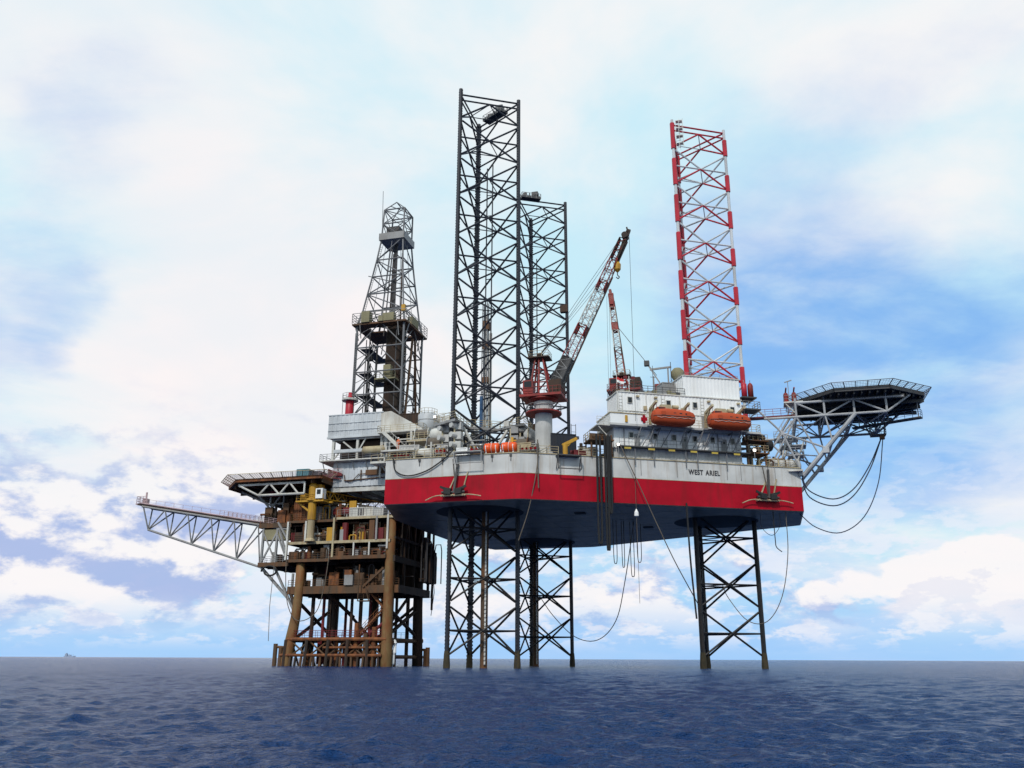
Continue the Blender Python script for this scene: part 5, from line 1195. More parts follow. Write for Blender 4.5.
m = MB().stairs((-24.8,7.6,5.0),(-20.6,7.6,9.3),1.0,(0,1,0)).box(-20.8,-19.6,6.8,8.2,9.2,9.35).stairs((-20.4,6.6,9.3),(-24.4,6.6,13.2),.9,(0,1,0)); m.build('stair_flight', M['rusto'], pf)
MB().ladder((-30.8,6.5,5),(-30.8,6.5,12.5),.5,(1,0,0)).build('ladder', M['dbrown'], pf)
# small gallery under the cellar deck
m = MB().box(-24.4,-22.2,8.2,9.6,10.6,10.75).tube((-24.3,9.5,10.7),(-24.3,9.5,16.5),.1).tube((-22.4,9.5,10.7),(-23.2,9.5,13.5),.08).rail([(-24.3,9.55,10.75),(-22.3,9.55,10.75)],1,1,.05,2); m.build('hanging_gallery', M['rustb'], pf)
MB().beam((-24.0,8.4,13.0),(-20.4,8.5,16.0),.35).build('raking_beam', M['rustb'], pf)
# pipe loops and hoses hanging from the platform
def hose(name, label, cat, pts, r, mt, group=None, n=7):
    return tag(MB().path(pts, r, n).build(name, M[mt]), label, cat, group)
hose('hanging_hose','thin hose looping below the front decks of the brown platform','hose',smooth_pts([(-37.4,9.8,24),(-37.6,9.9,17),(-36.8,9.9,10.5),(-34.6,9.9,7.6),(-31.4,9.9,9.0),(-30.2,9.9,13.5),(-29.8,9.8,18)]),.07,'rope')
hose('hanging_rope','thin vertical rope hanging from the platform side deck to the sea','rope',[(-40.0,9.6,17),(-40.2,9.6,10),(-39.9,9.6,4.4)],.05,'rope')
t = thing('hose_coil','black coiled hose hung under the platform side deck by the flare boom','hose coil',(-41.5,8.6,15.2))
MB().path([(-41.3+1.3*math.cos(a)*(1+.04*a),8.7+.06*a,15.9+.8*math.sin(a)) for a in [i*.3 for i in range(-10,12)]],.16).build('coil', M['black'], t)
tag(MB().path(smooth_pts([(-18.4,7.5,4.6),(-18.2,7.7,3.6),(-18.35,7.9,1.6),(-18.7,8,0),(-18.8,8,-.5)]),[.22,.25,.28,.34,.4]*5,8).lathe((-18.7,8,-.1),[(1.4,0),(1.1,.22),(.4,.35)],12).build('water_jet', foam), 'white stream of water falling into the sea between two platform legs', 'water stream')
# ------------------------------------------------------------------ loose modules standing on the platform
box_unit(-36.2,7.6,24.15,2.5,2.4,3.4,'orange rust-stained container on the upper deck under the platform helideck',M['rusto'],door=False)
box_unit(-33.6,7.9,24.15,2.3,2.0,2.3,'grey cabinet beside the orange rust-stained container',M['grey'],'cabinet','cabinet',False)
box_unit(-25.2,7.2,24.65,4.2,1.8,1.5,'long whitish crate on the platform top deck under the cantilever',M['offw'],'crate','crate',False)
box_unit(-22.0,7.4,24.65,1.8,1.8,1.3,'short pale grey crate at the end of the long whitish one',M['shade'],'crate','crate',False)
tank(-29.4,6.4,24.65,3.6,.8,'dark red tank on the platform top deck behind the yellow crane',M['maroon'])
box_unit(-37.0,8.0,20.55,1.4,1.2,1.6,'dark red box on the middle deck under the grey cabinet',M['maroon'],'equipment box','equipment_box',False)
box_unit(-33.0,8.2,20.55,1.5,1.2,1.4,'white box at the foot of the yellow crane pedestal',M['offw'],'equipment box','equipment_box',False)
# yellow pedestal crane of the platform
t = thing('platform_crane','yellow pedestal crane with a white cab and lowered boom on the brown platform','crane',(-33.6,9.9,20.5))
cx_, cy_ = -33.2, 10.4
MB().lathe((cx_,cy_,20.4),[(.9,0),(.85,.3),(.62,.5),(.62,3.6)],14).build('lower_pedestal', M['cream'], t)
MB().lathe((cx_,cy_,24.0),[(.7,0),(.7,3.0),(1.1,3.2),(1.1,3.6),(.75,3.7),(.75,5.9),(.5,6.2)],14).build('upper_pedestal', M['yellow'], t)
MB().beam((cx_-.8,cy_-.6,20.6),(cx_-.8,-.5+cy_-1.2,20.6),.6).build('pedestal_bracket', M['rustb'], t)
m = MB().box(cx_-2.8,cx_+2.4,cy_-1.3,cy_+.8,27.0,27.25).cbox((cx_-1.6,cy_-.3,27.9),(1.3,1.2,1.3)).cbox((cx_+.4,cy_-.9,29.6),(1.8,1.3,1.0)).beam((cx_-2.6,cy_,27),(cx_-.4,cy_,25.4),.3); m.build('slew_platform', M['yellow'], t)
MB().rail([(cx_-2.7,cy_+.75,27.25),(cx_+2.3,cy_+.75,27.25)],1,.9,.06,2).build('platform_railing', M['yellow'], t)
cb = MB().box(cx_+.9,cx_+2.2,cy_-.4,cy_+.9,27.5,29.2).build('cab', M['white'], t); MB().box(cx_+1.15,cx_+1.85,cy_+.9,cy_+.93,28.2,29.0).build('cab_window', M['window'], cb)
lattice_boom((cx_+1.2,cy_-1.4,28.4),(cx_+8.5,cy_-13.5,28.0),1.6,.9,t,[(0,.35,M['yellow'],M['yellow'],0),(.35,1,M['yellow'],M['rustb'],0)],1.4)
# ------------------------------------------------------------------ platform helideck
ph = thing('platform_helideck','brown weathered octagonal helideck with pinkish netting on top of the production platform','helideck',(-41,0,24))
HP = [(-52.2,6.5),(-52.2,-4),(-47.2,-8.8),(-31,-8.8),(-31,12.2),(-47.2,12.2)]; hz = 31.3
MB().prism(HP,hz-.3,hz).build('deck_plate', M['rustb'], ph)
m = MB()
for i in range(6): a, b = HP[i], HP[(i+1)%6]; m.beam((*a,hz-.3),(*b,hz-.3),.3,.55)
m.build('edge_beam', M['rusto'], ph)
m = MB()
for u in range(-49,-30,2): l = 10 if u > -47 else 10-(-47-u)*1.1; m.beam((u,1.7-l,hz-.8),(u,1.7+l,hz-.8),.25,.7)
for v in (-6,-2,2,6): m.beam((-50,v,hz-1.4),(-31,v,hz-1.4),.3,.6)
m.build('underdeck_girder', M['rustb'], ph)
m = MB(); w = MB(); cxy = Vector((-40,0,0))
for i in range(6):
    a, b = Vector((*HP[i],hz-.1)), Vector((*HP[(i+1)%6],hz-.1)); oc = lambda p: p + Vector(((1.25 if p.x > -40 else -1.1),(1.1 if p.y > 0 else -1.1),.75))
    c, d_ = oc(a), oc(b); k = max(3,int((b-a).length/1.7)); m.beam(c,d_,.09)
    for j in range(k+1): m.beam(a.lerp(b,j/k), c.lerp(d_,j/k), .1)
    for f in (.2,.4,.6,.8): w.beam(a.lerp(c,f), b.lerp(d_,f), .05)
    for j in range(int((b-a).length/.4)): f = j/int((b-a).length/.4); w.beam(a.lerp(b,f), c.lerp(d_,f), .035)
nf = m.build('safety_net_frame', M['cream'], ph); w.build('net_wire', M['pink'], nf)
m = MB().tube((-47,11.6,hz-1),(-34.2,11.6,hz-1),.2).tube((-43,11.6,28.4),(-34.2,11.6,28.4),.2).tube((-47,11.6,hz-1),(-43,11.6,28.4),.18)
for a, b in (((-43,28.4),(-41,30.4)),((-41,30.4),(-39,28.4)),((-39,28.4),(-37.2,30.4)),((-37.2,30.4),(-35.4,28.4)),((-34.3,28.4),(-34.3,30.4))): m.tube((a[0],11.6,a[1]),(b[0],11.6,b[1]),.17)
m.build('front_truss', M['offw'], ph)
for v in (6.5,-6.0):
    m = MB()
    for a, b in (((-49.5,hz-1.2),(-43.6,27.6)),((-47,hz-1.2),(-45,28.4)),((-43.6,27.6),(-39.6,24)),((-45,28.4),(-41,24.2)),((-43.6,27.6),(-41,27.8)),((-43.6,30.2),(-43.6,27.6)),((-41,30),(-41,24.2)),((-38.4,30),(-38.4,24.2)),((-41,27.8),(-38.4,24.4)),((-43.2,27.0),(-41,30.2)),((-35,30),(-35,24.2)),((-32,30),(-32,24.2))): m.tube((a[0],v,a[1]),(b[0],v,b[1]),.19)
    m.build('support_truss', M['grey'], ph)
m = MB()
for u in (-43.6,-41,-38.4,-35): m.tube((u,6.5,27.7),(u,-6,27.7),.16); m.tube((u,6.5,30),(u,-6,27.7),.12); m.tube((u,-6,30),(u,6.5,27.7),.12)
m.build('cross_bracing', M['dbrown'], ph)
m = MB(); rr = random.Random(12)
for i in range(36): u = rr.uniform(-44,-33); m.cbox((u,rr.uniform(-4,6),rr.uniform(27.4,30)),(rr.uniform(.5,2.2),rr.uniform(.5,2),rr.uniform(.5,1.8)))
for i in range(18): u = rr.uniform(-42,-33); m.cbox((u,rr.uniform(-4,5),rr.uniform(24.6,27.5)),(rr.uniform(.5,1.8),rr.uniform(.5,2),rr.uniform(1,3)))
m.build('underdeck_equipment', M['dbrown'], ph)
MB().cbox((-42.6,6.4,29.5),(2.4,.8,1.1)).build('red_tank', M['maroon'], ph)
box_unit(-36.6,7.2,31.35,2.2,2.6,1.9,'teal container standing on the platform helideck',M['teal'],door=False)
box_unit(-34.4,6.2,31.35,1.5,2.6,1.6,'black box beside the teal container',M['dgrey'],'equipment box','equipment_box',False)
t = thing('steel_canopy','dark red steel canopy on the platform helideck edge next to the rig','canopy',(-31.8,6.5,31.3))
m = MB().box(-33.6,-29.0,4.5,8.6,31.75,32.05); m.beam((-33.4,8.4,32),(-29.2,8.4,31.2),.2); m.prism([(-31.8,5),(-29.2,5),(-29.2,8.3),(-31.8,8.3)],[32.1,32.1,32.1,32.1],[33.1,32.3,32.3,33.1]); m.build('body', M['maroon'], t); MB().rail([(-33.5,8.5,32.05),(-29.1,8.5,32.05)],1,.8,.05,1).build('railing', M['pink'], t)
# ------------------------------------------------------------------ flare boom
fb = thing('flare_boom','long grey lattice boom with a pinkish railing reaching out over the sea from the platform','flare boom',(-44,6,17))
RT, TT, RB, TB = Vector((-43.8,0,23.8)), Vector((-69.4,0,28.2)), Vector((-44.4,0,16.8)), Vector((-68.0,0,24.0))
V1, V0 = 8.2, 5.6; VM = 6.9
def top(f, v): p = RT.lerp(TT, f); return (p.x, v, p.z)
def bot(f): p = RB.lerp(TB, f); return (p.x, VM, p.z)
MB().tube(bot(-.03), bot(1.0), .2, 8).build('bottom_chord', M['grey'], fb)
for v in (V0, V1): MB().tube(top(-.2,v), top(.98,v), .19, 8).build('top_chord', M['grey'], fb)
fs = [.03,.22,.405,.595,.785,.97]; fbm = [.0,.2,.4,.6,.8,1.0]
for i in range(6):
    m = MB()
    for v in (V0, V1): m.tube(bot(fbm[i]), top(fs[i],v), .13)
    m.tube(top(fs[i],V0), top(fs[i],V1), .1); m.build('post', M['grey'], fb)
    if i < 5: 
        m = MB().tube(bot(fbm[i+1]), top(fs[i],V1), .13).tube(bot(fbm[i+1]), top(fs[i],V0), .13).tube(top(fs[i],V0), top(fs[i+1],V1), .08); m.build('diagonal', M['grey'], fb)
m = MB()
a, b = [Vector(top(f,VM))+Vector((0,0,.35)) for f in (-.15,1.02)]
m.beam(a, b, 2.6, .12); m.beam(a+Vector((0,1.3,-.1)), b+Vector((0,1.3,-.1)), .12, .35); wk = m.build('walkway', M['dbrown'], fb)
m = MB().path([Vector(top(f,V1+.1))+Vector((0,0,.55)) for f in (.0,.5,1)],.13); m.path([Vector(top(f,V0+.5))+Vector((0,0,.6)) for f in (.0,.5,1)],.16); m.build('flare_pipe', M['pink'], wk)
MB().rail([a+Vector((0,1.25,0)), a.lerp(b,.42)+Vector((0,1.25,0))],1.15,.9,.06,3).rail([a+Vector((0,-1.25,0)), a.lerp(b,.42)+Vector((0,-1.25,0))],1.15,.9,.06,3).rail([a.lerp(b,.42)+Vector((0,1.25,0)), b+Vector((0,1.25,0))],1.05,1.9,.045,1).build('walkway_railing', M['pink'], wk)
m = MB().box(-70.4,-68.1,5.6,8.2,28.5,28.7).rail([(-70.3,5.7,28.7),(-70.3,8.1,28.7),(-68.2,8.1,28.7)],1.3,.7,.07,2).tube((-69.5,6.6,28.6),(-69.5,6.6,31.0),.18).tube((-68.8,7.4,28.6),(-68.8,7.4,29.9),.13).cbox((-68.9,7.2,29.2),(.8,.7,.9)); m.build('flare_tip', M['pink'], fb)
# ------------------------------------------------------------------ hoses, ropes and cables hanging from the rig
use(SLANT)
HG = 'black hoses hung over the hull side'
for i, (x, zb, dx) in enumerate([(10.8, 16.4, .5), (12.0, 15.6, .35), (12.55, 20.5, .3)]):
    pts = smooth_pts([(x,.7,31.6),(x,.75,28),(x,.75,zb+1.2),(x+dx*.5,.75,zb),(x+dx,.75,zb+1.2),(x+dx,.75,28),(x+dx,.7,31.4)], 8)
    hose('hanging_hose', ('black hose looped over the hull side beside the yellow davit, apart from the others','longest black hose looped over the hull side beside the accommodation corner','short black hose looped over the hull side behind the longest one')[i], 'hose', pts, .15, 'black', HG)
use(RIG)
for i, (u, v, z0, z1, w_) in enumerate([(17.6,6,22,15.3,.5),(18.6,4,22,14.9,.35),(19.8,3,22,13.6,.5),(20.6,1,22,15.9,.6)]):
    hose('hanging_loop', ('short narrow rope loop hanging under the hull beside the black hoses','thin rope loop hanging under the hull, second from the black hoses','longest rope loop hanging under the hull','widest rope loop hanging under the hull beside the white float line')[i], 'rope loop', smooth_pts([(u,v,z0+.2),(u,v,z1+1),(u+w_/2,v,z1),(u+w_,v,z1+1),(u+w_,v,z0+.2)]), .06, 'rope', 'rope loops under the hull')
hose('mooring_rope','pale rope slanting down from the hull corner below the large crane','rope',smooth_pts([(10.8,26.6,28.4),(10.4,26.9,25),(9.3,26.6,20.5),(7.9,26.4,16.6)]),.07,'rope')
hose('mooring_rope','dark rope hanging straight down over the white band at the corner of the hull','rope',[(10.7,26.7,30.4),(10.72,26.75,27),(10.8,26.72,23.6)],.09,'rope')
use(SLANT)
hose('mooring_rope','long rope sagging from the accommodation corner to the red and white leg','rope',smooth_pts([(14.3,.6,30.4),(16.0,.9,26.5),(18.6,1.2,20.4),(21.4,1,14.6),(24.6,-1,10.5),(27.5,-5,8.9)]),.07,'rope')
hose('tugger_line','thin straight line with a small white float hanging below the hull','line',[(16.5,.4,28.5),(16.5,.4,8.5)],.03,'rope')
tag(MB().lathe((16.5,.4,20.2),[(.05,1.1),(.3,.6),(.32,.1),(.05,0)],10).build('float', M['white']), 'small white float on the thin line below the hull', 'float')
hose('hanging_pipe','straight black hose hanging below the hull beside the red and white leg','hose',smooth_pts([(24.2,.15,22.5),(24.3,.2,15),(24.6,.2,9),(24.7,.3,6.6)]),.13,'black')
use(RIG)
hose('hanging_hose','thin hose in a long curve under the bow behind the painted leg','hose',smooth_pts([(43.4,7.4,22.2),(43.2,7.4,16),(41.9,7,10),(39.6,6,6.6),(36.8,4,6.8),(34.2,1,10.2),(33.4,0,12.2)]),.06,'rope')
hose('hanging_hose','short black hose with a hooked end hanging under the bow','hose',smooth_pts([(41.6,8.0,22.2),(41.6,8.0,18),(41.7,8.0,16.9),(42.4,8.0,16.2)]),.07,'black')
hose('hanging_hose','faint loop of hose under the bow beside the red and white leg','hose',smooth_pts([(39.8,5,22.2),(39.9,5,20.2),(41.2,5,19),(42.4,5,20.2),(42.6,5,22.2)]),.04,'rope')
for i,(dz,lab) in enumerate(((0,'upper of two parallel blue-black hoses sagging from the helideck basket to the bow'),(1.0,'lower of two parallel blue-black hoses sagging from the helideck basket to the bow'))):
    hose('loading_hose', lab, 'hose', smooth_pts([(46.1,7,27.6-dz*.6),(47.0,6.6,25.2-dz),(50.3,5.4,24.0-dz),(53.4,3.4,25.6-dz*.9),(56.4,1,29.6-dz*.6),(58.9,-1.0,34.4)]), .09, 'bluehose', 'blue-black hoses between helideck and bow')
hose('loading_hose','lowest and longest blue-black hose looping from the helideck basket far under the bow','hose',smooth_pts([(45.4,5.0,22.1),(47.6,4.8,20.0),(51.0,4.2,19.2),(54.6,3.0,21.6),(57.4,1,27.0),(59.1,-1.0,34.4)]),.075,'bluehose','blue-black hoses between helideck and bow')
hose('hanging_hose','long hose sagging behind the farther black leg in the gap under the hull','hose',smooth_pts([(20.6,4,22),(18.6,2,13),(16,-4,7.2),(11.5,-12,4.4),(7,-15,5.0),(3,-15.6,8.6),(.4,-15.6,12.2)]),.07,'rope')
hose('draped_hose','black hose draped in a curve across the white band near the stern','hose',smooth_pts([(-10.4,27.75,28.6),(-9.9,27.85,26.8),(-8.0,27.8,26.0),(-5.2,27.8,26.6),(-2.6,27.8,28.2),(-1.2,27.6,29.6)]),.1,'black')
# ------------------------------------------------------------------ far ship on the horizon
use(WORLD)
sx, sy = -1632, 3400
sh = thing('distant_ship', 'tiny hazy vessel far away on the horizon', 'ship', (sx, sy, 0))
MB().prism([(sx-20,sy-5),(sx+14,sy-5),(sx+22,sy),(sx+14,sy+5),(sx-20,sy+5)],0,[4,4,6,4,4]).build('hull', M['ship'], sh)
m = MB().box(sx-17,sx-9,sy-4,sy+4,4,12).box(sx-15,sx-11,sy-3,sy+3,12,15); m.build('superstructure', M['ship'], sh)
m = MB().beam((sx-2,sy,4),(sx-2,sy,12),1).box(sx-6,sx+5,sy-3,sy+3,4,9).beam((sx+12,sy,5),(sx+12,sy,10),1.2); m.build('deck_gear', M['ship'], sh)
# ------------------------------------------------------------------ the sea: real waves, finer near the boat
def sea():
    rng = np.random.default_rng(4)
    CAMP = dict(x=0.0, y=0.0)
    r = [6.0]
    while r[-1] < 50: r.append(r[-1]*1.0045)
    while r[-1] < 420: r.append(r[-1]*1.0038)
    while r[-1] < 1200: r.append(r[-1]*1.012)
    while r[-1] < 60000: r.append(r[-1]*1.08)
    r = np.array(r, dtype=np.float32)
    fine = np.linspace(-36, 36, 1300); rest = np.linspace(40, 320, 90)[1:-1]
    az = np.radians(np.concatenate([fine, rest])).astype(np.float32); NA = len(az)
    X = r[:,None]*np.sin(az)[None,:]; Y = r[:,None]*np.cos(az)[None,:]
    cell = np.gradient(r)[:,None]
    Z = np.zeros_like(X); DX = np.zeros_like(X); DY = np.zeros_like(X)
    wind = math.radians(205)
    for i in range(140):
        lam = .13*(2.2/.13)**(rng.random()**1.2); k = 2*math.pi/lam
        th = wind + rng.normal(0, .7); amp = .0066*lam**.9
        if lam > .9: amp *= .5
        fade = np.clip((lam/cell-2.2)/3, 0, 1)
        ph = k*(X*math.sin(th)+Y*math.cos(th)) + rng.random()*2*math.pi
        Z += amp*fade*np.cos(ph)
        DX -= amp*fade*.75*np.sin(ph)*math.sin(th); DY -= amp*fade*.75*np.sin(ph)*math.cos(th)
    # gusts: patches of rougher and smoother water
    g = .75+.35*np.sin(X*.031+1.3+.6*np.sin(Y*.021))*np.sin(Y*.027+.4)
    Z *= g
    V = np.stack([X+DX*g, Y+DY*g, Z], -1).reshape(-1, 3)
    nr = len(r); F = []
    idx = np.arange(nr*NA).reshape(nr, NA); nx = np.roll(idx, -1, 1)
    F = np.stack([idx[:-1], idx[1:], nx[1:], nx[:-1]], -1).reshape(-1, 4)
    V = np.vstack([V, [[0,0,0]]]); c = len(V)-1
    me = bpy.data.meshes.new('water')
    tri = [(c, int(idx[0,(j+1)%NA]), int(idx[0,j])) for j in range(NA)]
    me.vertices.add(len(V)); me.vertices.foreach_set('co', V.astype(np.float32).ravel())
    nl = F.size + 3*len(tri); me.loops.add(nl); loops = np.concatenate([F[:,::-1].ravel(), np.array(tri)[:,::-1].ravel()]).astype(np.int32)
    me.loops.foreach_set('vertex_index', loops)
    me.polygons.add(len(F)+len(tri)); st = np.concatenate([np.arange(len(F))*4, F.size+np.arange(len(tri))*3]).astype(np.int32)
    me.polygons.foreach_set('loop_start', st); me.polygons.foreach_set('use_smooth', np.ones(len(st), dtype=bool))
    me.update(calc_edges=True); me.validate()
    o = bpy.data.objects.new('water', me); COL.objects.link(o); o['kind'] = 'structure'
    m = bpy.data.materials.new('sea_water'); m.use_nodes = True; nt = m.node_tree; N = nt.nodes; L = nt.links; b = N['Principled BSDF']
    b.inputs['Base Color'].default_value = (.002,.030,.125,1); b.inputs['Roughness'].default_value = .23; b.inputs['IOR'].default_value = 1.33; b.inputs['Specular IOR Level'].default_value = .38; b.inputs['Specular Tint'].default_value = (.45,.7,1,1)
    tc = N.new('ShaderNodeTexCoord')
    prev = None
    for sc, dist, st_, anis in ((1.1,.12,1.,1.0),(3.2,.26,1.,1.0),(8,.16,1.,1.0),(17,.06,1.,1.0)):
        mp = N.new('ShaderNodeMapping'); mp.inputs['Scale'].default_value = (sc*.8, sc*1.5, sc); mp.inputs['Rotation'].default_value = (0,0,R(12))
        L.new(tc.outputs['Object'], mp.inputs['Vector'])
        n = N.new('ShaderNodeTexNoise'); n.inputs['Scale'].default_value = 1; n.inputs['Detail'].default_value = 4; n.inputs['Roughness'].default_value = .55; n.inputs['Distortion'].default_value = .4
        L.new(mp.outputs[0], n.inputs['Vector'])
        bp = N.new('ShaderNodeBump'); bp.inputs['Strength'].default_value = st_; bp.inputs['Distance'].default_value = dist
        L.new(n.outputs['Fac'], bp.inputs['Height'])
        if prev: L.new(prev.outputs[0], bp.inputs['Normal'])
        prev = bp
    L.new(prev.outputs[0], b.inputs['Normal'])
    me.materials.append(m)
    return o
sea()

# ------------------------------------------------------------------ sky with clouds
SUN_AZ, SUN_EL = -16.0, 42.0                     # azimuth measured from straight behind the camera, to the left
sd = Vector((math.sin(R(SUN_AZ))*math.cos(R(SUN_EL)), -math.cos(R(SUN_AZ))*math.cos(R(SUN_EL)), math.sin(R(SUN_EL))))
world = bpy.data.worlds.new('World'); scene.world = world; world.use_nodes = True
nt = world.node_tree; N = nt.nodes; L = nt.links; bg = N['Background']; STR = .1
bg.inputs['Strength'].default_value = STR
sky = N.new('ShaderNodeTexSky'); sky.sky_type = 'NISHITA'; sky.sun_disc = False; sky.sun_elevation = R(SUN_EL)
sky.sun_rotation = math.atan2(sd.x, sd.y); sky.air_density = 1.2; sky.dust_density = .6; sky.ozone_density = 1.5
tc = N.new('ShaderNodeTexCoord'); DIR = tc.outputs['Generated']
def math_(op, a, b=None, c=None, clamp=False):
    n = N.new('ShaderNodeMath'); n.operation = op; n.use_clamp = clamp
    for i, v in enumerate((a, b, c)):
        if v is None: continue
        if isinstance(v, (int, float)): n.inputs[i].default_value = v
        else: L.new(v, n.inputs[i])
    return n.outputs[0]
def rng_(x, a, b, c=0., d=1., smooth=True):
    n = N.new('ShaderNodeMapRange'); n.interpolation_type = 'SMOOTHSTEP' if smooth else 'LINEAR'
    for i, v in enumerate((a, b, c, d)): n.inputs[i+1].default_value = v
    L.new(x, n.inputs[0]); return n.outputs[0]
def mix_(f, a, b):
    n = N.new('ShaderNodeMix'); n.data_type = 'RGBA'
    if isinstance(f, (int, float)): n.inputs[0].default_value = f
    else: L.new(f, n.inputs[0])
    for i, v in ((6, a), (7, b)):
        if isinstance(v, tuple): n.inputs[i].default_value = (*v, 1)
        else: L.new(v, n.inputs[i])
    return n.outputs[2]
sep = N.new('ShaderNodeSeparateXYZ'); L.new(DIR, sep.inputs[0]); DZ = sep.outputs['Z']
# a sheet of cloud overhead: direction projected on a flat ceiling gives the right foreshortening
den = math_('ADD', math_('MAXIMUM', DZ, 0.0), .22)
pv = N.new('ShaderNodeVectorMath'); pv.operation = 'DIVIDE'; L.new(DIR, pv.inputs[0])
cx = N.new('ShaderNodeCombineXYZ'); [L.new(den, cx.inputs[i]) for i in range(3)]; L.new(cx.outputs[0], pv.inputs[1])
def noise(vec, scale, detail, rough=.55, dist=0., off=(0,0,0), sc=(1,1,1)):
    mp = N.new('ShaderNodeMapping'); mp.inputs['Location'].default_value = off; mp.inputs['Scale'].default_value = sc; L.new(vec, mp.inputs['Vector'])
    n = N.new('ShaderNodeTexNoise'); n.inputs['Scale'].default_value = scale; n.inputs['Detail'].default_value = detail
    n.inputs['Roughness'].default_value = rough; n.inputs['Distortion'].default_value = dist; L.new(mp.outputs[0], n.inputs['Vector']); return n.outputs['Fac']
CP = R(17.4)
def pdir(x, y):                                   # direction of a patch of sky, from azimuth and elevation of the view
    a, b = (x-512)/877., (384-y)/877.
    v = Vector((a, math.cos(CP)-b*math.sin(CP), math.sin(CP)+b*math.cos(CP))); return v.normalized()
def spot(x, y, rad):
    v = pdir(x, y); n = N.new('ShaderNodeVectorMath'); n.operation = 'DOT_PRODUCT'; L.new(WDIR, n.inputs[0]); n.inputs[1].default_value = v
    return rng_(n.outputs['Value'], math.cos(rad), 1.0, 0, 1)
# warp the direction so that the patches get ragged cloud edges
wn = N.new('ShaderNodeTexNoise'); wn.inputs['Scale'].default_value = 3.2; wn.inputs['Detail'].default_value = 6; wn.inputs['Roughness'].default_value = .58
mpw = N.new('ShaderNodeMapping'); mpw.inputs['Scale'].default_value = (1,1,2.2); L.new(DIR, mpw.inputs['Vector']); L.new(mpw.outputs[0], wn.inputs['Vector'])
ws = N.new('ShaderNodeVectorMath'); ws.operation = 'MULTIPLY_ADD'; L.new(wn.outputs['Color'], ws.inputs[0]); ws.inputs[1].default_value = (.22,.22,.14); ws.inputs[2].default_value = (-.11,-.11,-.07)
wa = N.new('ShaderNodeVectorMath'); wa.operation = 'ADD'; L.new(DIR, wa.inputs[0]); L.new(ws.outputs[0], wa.inputs[1])
wnm = N.new('ShaderNodeVectorMath'); wnm.operation = 'NORMALIZE'; L.new(wa.outputs[0], wnm.inputs[0]); WDIR = wnm.outputs[0]
sheet = noise(pv.outputs[0], 1.5, 8, .6, .5, (3.1,.4,0))
fine = noise(pv.outputs[0], 5.5, 7, .6, .3, (1.7,2.2,0))
cover = math_('MULTIPLY_ADD', sheet, .75, .05)
cover = math_('MULTIPLY_ADD', fine, .3, cover)
for x, y, rad, wgt in ((270,390,.34,.34),(150,60,.40,.26),(330,150,.45,.22),(600,60,.40,.26),(985,185,.14,.22),(950,20,.3,.14),(960,455,.16,.12),(880,520,.2,.12),(700,60,.3,.14),(180,480,.12,.12),
                       (0,305,.10,-.40),(80,322,.09,-.32),(170,345,.07,-.2),(110,165,.16,-.34),(60,150,.1,-.14),(330,240,.12,-.06),(830,385,.20,-.34),(970,365,.17,-.36),(770,340,.18,-.22),(790,200,.2,-.22),(860,150,.2,-.12),(640,250,.12,-.14),(720,440,.14,-.2),(560,480,.14,-.14),(880,425,.1,-.1),(640,600,.2,-.22),(60,480,.14,-.06),(150,625,.14,-.12),(130,560,.16,.16),(1000,600,.12,.10),(820,600,.2,-.22),(480,560,.14,-.16)):
    cover = math_('MULTIPLY_ADD', spot(x, y, rad), wgt, cover)
streak = noise(pv.outputs[0], 2.4, 9, .58, .25, (5.2,1.1,0), (1,1.5,1))
streak2 = noise(pv.outputs[0], 1.3, 8, .6, .6, (2.2,6.1,0), (1,1.6,1))
cover = math_('ADD', cover, math_('MULTIPLY_ADD', streak2, .9, -.45))
cover = math_('MULTIPLY_ADD', rng_(sep.outputs['Y'], .25, -.3), .5, cover)     # extra cloud added behind the camera as white fill light
cov = rng_(cover, -.10, .88)
veil = math_('MULTIPLY_ADD', rng_(streak, .34, .70), .62, .04)
cov = math_('MAXIMUM', cov, veil)
# low cumulus near the horizon
CS = (1,1,2.0)
cum = noise(DIR, 9.5, 10, .6, .1, (.3,1.2,.5), CS)
cum2 = noise(DIR, 9.5, 10, .6, .1, (.3,1.2,.545), CS)
big = noise(DIR, 3.1, 6, .55, .2, (4.3,.2,.5), (1,1,3.2))
cum = math_('MULTIPLY_ADD', big, .35, math_('MULTIPLY', cum, .65)); cum2 = math_('MULTIPLY_ADD', big, .35, math_('MULTIPLY', cum2, .65))
belt = math_('MULTIPLY', rng_(DZ, .012, .07), rng_(DZ, .30, .12))
bias = math_('MULTIPLY', belt, 0.0)
for x, y, rad, wgt in ((985,605,.085,.30),(1015,575,.05,.16),(888,583,.03,.14),(835,610,.03,.16),(60,560,.14,.18),(170,540,.12,.16),(230,590,.10,.12),(120,595,.06,.06),(40,620,.06,.08),(180,620,.05,.1),(40,500,.12,.06),(760,600,.10,.04),(620,585,.10,.10),(120,620,.10,.06),(480,600,.1,.06),(880,470,.16,-.10),(900,400,.2,-.1),(700,520,.14,-.06),(560,520,.1,-.03)):
    bias = math_('MULTIPLY_ADD', spot(x, y, rad), wgt, bias)
cmask = math_('MULTIPLY', rng_(math_('ADD', cum, bias), .50, .585), belt)
clit = rng_(math_('SUBTRACT', cum, cum2), -.06, .045)       # tops bright, undersides grey-blue
clit = math_('ADD', clit, math_('MULTIPLY', spot(985, 600, .12), .8), None, True)
K = 1/STR
skyc = mix_(.8, sky.outputs[0], (.22*K,.50*K,.98*K))
low = rng_(DZ, .0, .16, 1, 0)
skyc = mix_(math_('MULTIPLY', low, .5), skyc, (.33*K,.66*K,1.0*K))
shn = noise(pv.outputs[0], 1.7, 6, .55, .3, (7.2,1.4,0))
tone = rng_(shn, .38, .68)
sheetc = mix_(tone, (.58*K,.84*K,.95*K), (.93*K,.925*K,.93*K))
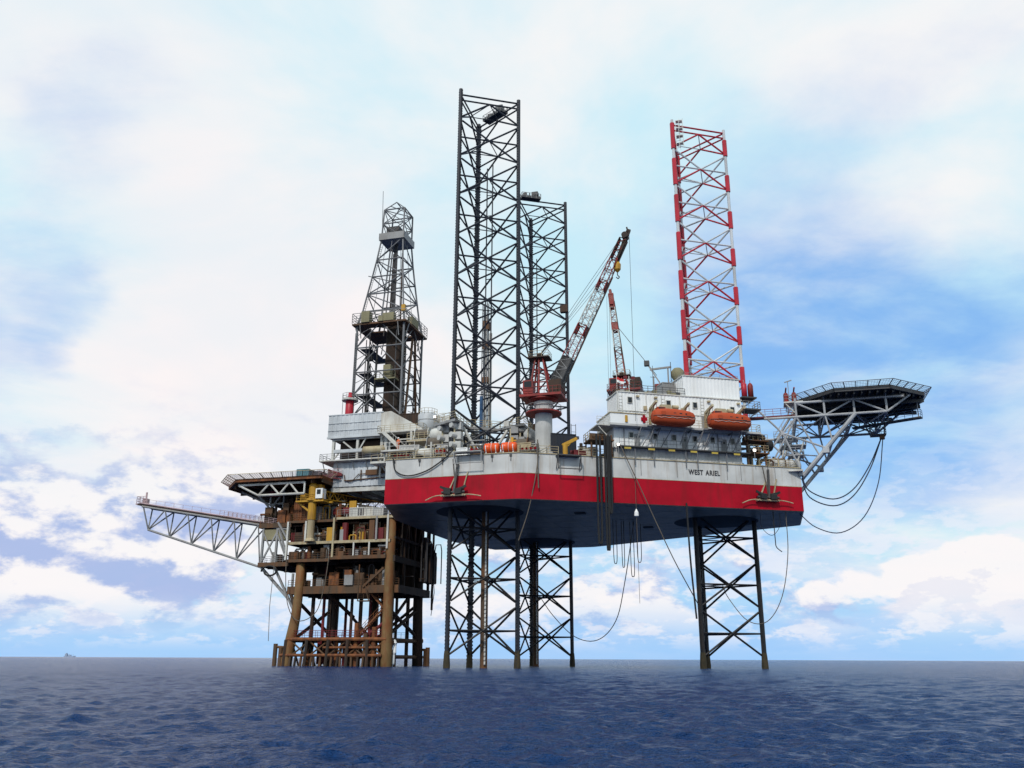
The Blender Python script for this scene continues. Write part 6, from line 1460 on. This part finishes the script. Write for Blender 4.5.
warm = math_('ADD', math_('MULTIPLY', spot(270, 370, .3), .9), math_('MULTIPLY', spot(90, 65, .2), .55), None, True)
sheetc = mix_(math_('MULTIPLY', warm, .75), sheetc, (1.02*K,.91*K,.905*K))
c1_ = mix_(cov, skyc, sheetc)
hz_ = math_('MULTIPLY', rng_(DZ, .10, .0), .85)
c1_ = mix_(hz_, c1_, (.36*K,.61*K,.97*K))
puff = noise(DIR, 20, 9, .6, .1, (.9,.2,.5), (1,1,2.6))
pmask = math_('MULTIPLY', math_('MULTIPLY', rng_(puff, .48, .575), rng_(DZ, .004, .03)), rng_(DZ, .24, .08))
c1_ = mix_(math_('MULTIPLY', pmask, .75), c1_, (.84*K,.87*K,.96*K))
cumc = mix_(clit, (.40*K,.50*K,.80*K), (.98*K,.94*K,.94*K))
c2_ = mix_(math_('MULTIPLY', cmask, .92), c1_, cumc)
L.new(c2_, bg.inputs['Color'])
sun = bpy.data.lights.new('sun', 'SUN'); sun.energy = 2.4; sun.angle = R(4); sun.color = (1,.95,.88)
so = bpy.data.objects.new('sun', sun); COL.objects.link(so); so.rotation_euler = (-sd).to_track_quat('-Z', 'Y').to_euler()

# ------------------------------------------------------------------ camera
cam = bpy.data.cameras.new('camera'); co = bpy.data.objects.new('camera', cam); COL.objects.link(co)
cam.sensor_width = 36; cam.lens = 877.08/1024*36; cam.clip_start = .1; cam.clip_end = 200000
p_, r_ = R(17.399), R(.25)
fw = Vector((0, math.cos(p_), math.sin(p_))); up0 = Vector((0, -math.sin(p_), math.cos(p_))); r0 = Vector((1,0,0))
rt = r0*math.cos(r_)+up0*math.sin(r_); up = up0*math.cos(r_)-r0*math.sin(r_)
co.matrix_world = Matrix(((rt.x,up.x,-fw.x,0),(rt.y,up.y,-fw.y,0),(rt.z,up.z,-fw.z,1.28),(0,0,0,1)))
scene.camera = co
scene.render.resolution_x, scene.render.resolution_y = 1024, 768
vs = scene.view_settings; vs.view_transform = 'Standard'; vs.look = 'None'; vs.exposure = 0; vs.gamma = 1; vs.use_curve_mapping = False
scene.cycles.max_bounces = 6; scene.cycles.diffuse_bounces = 3; scene.cycles.glossy_bounces = 3
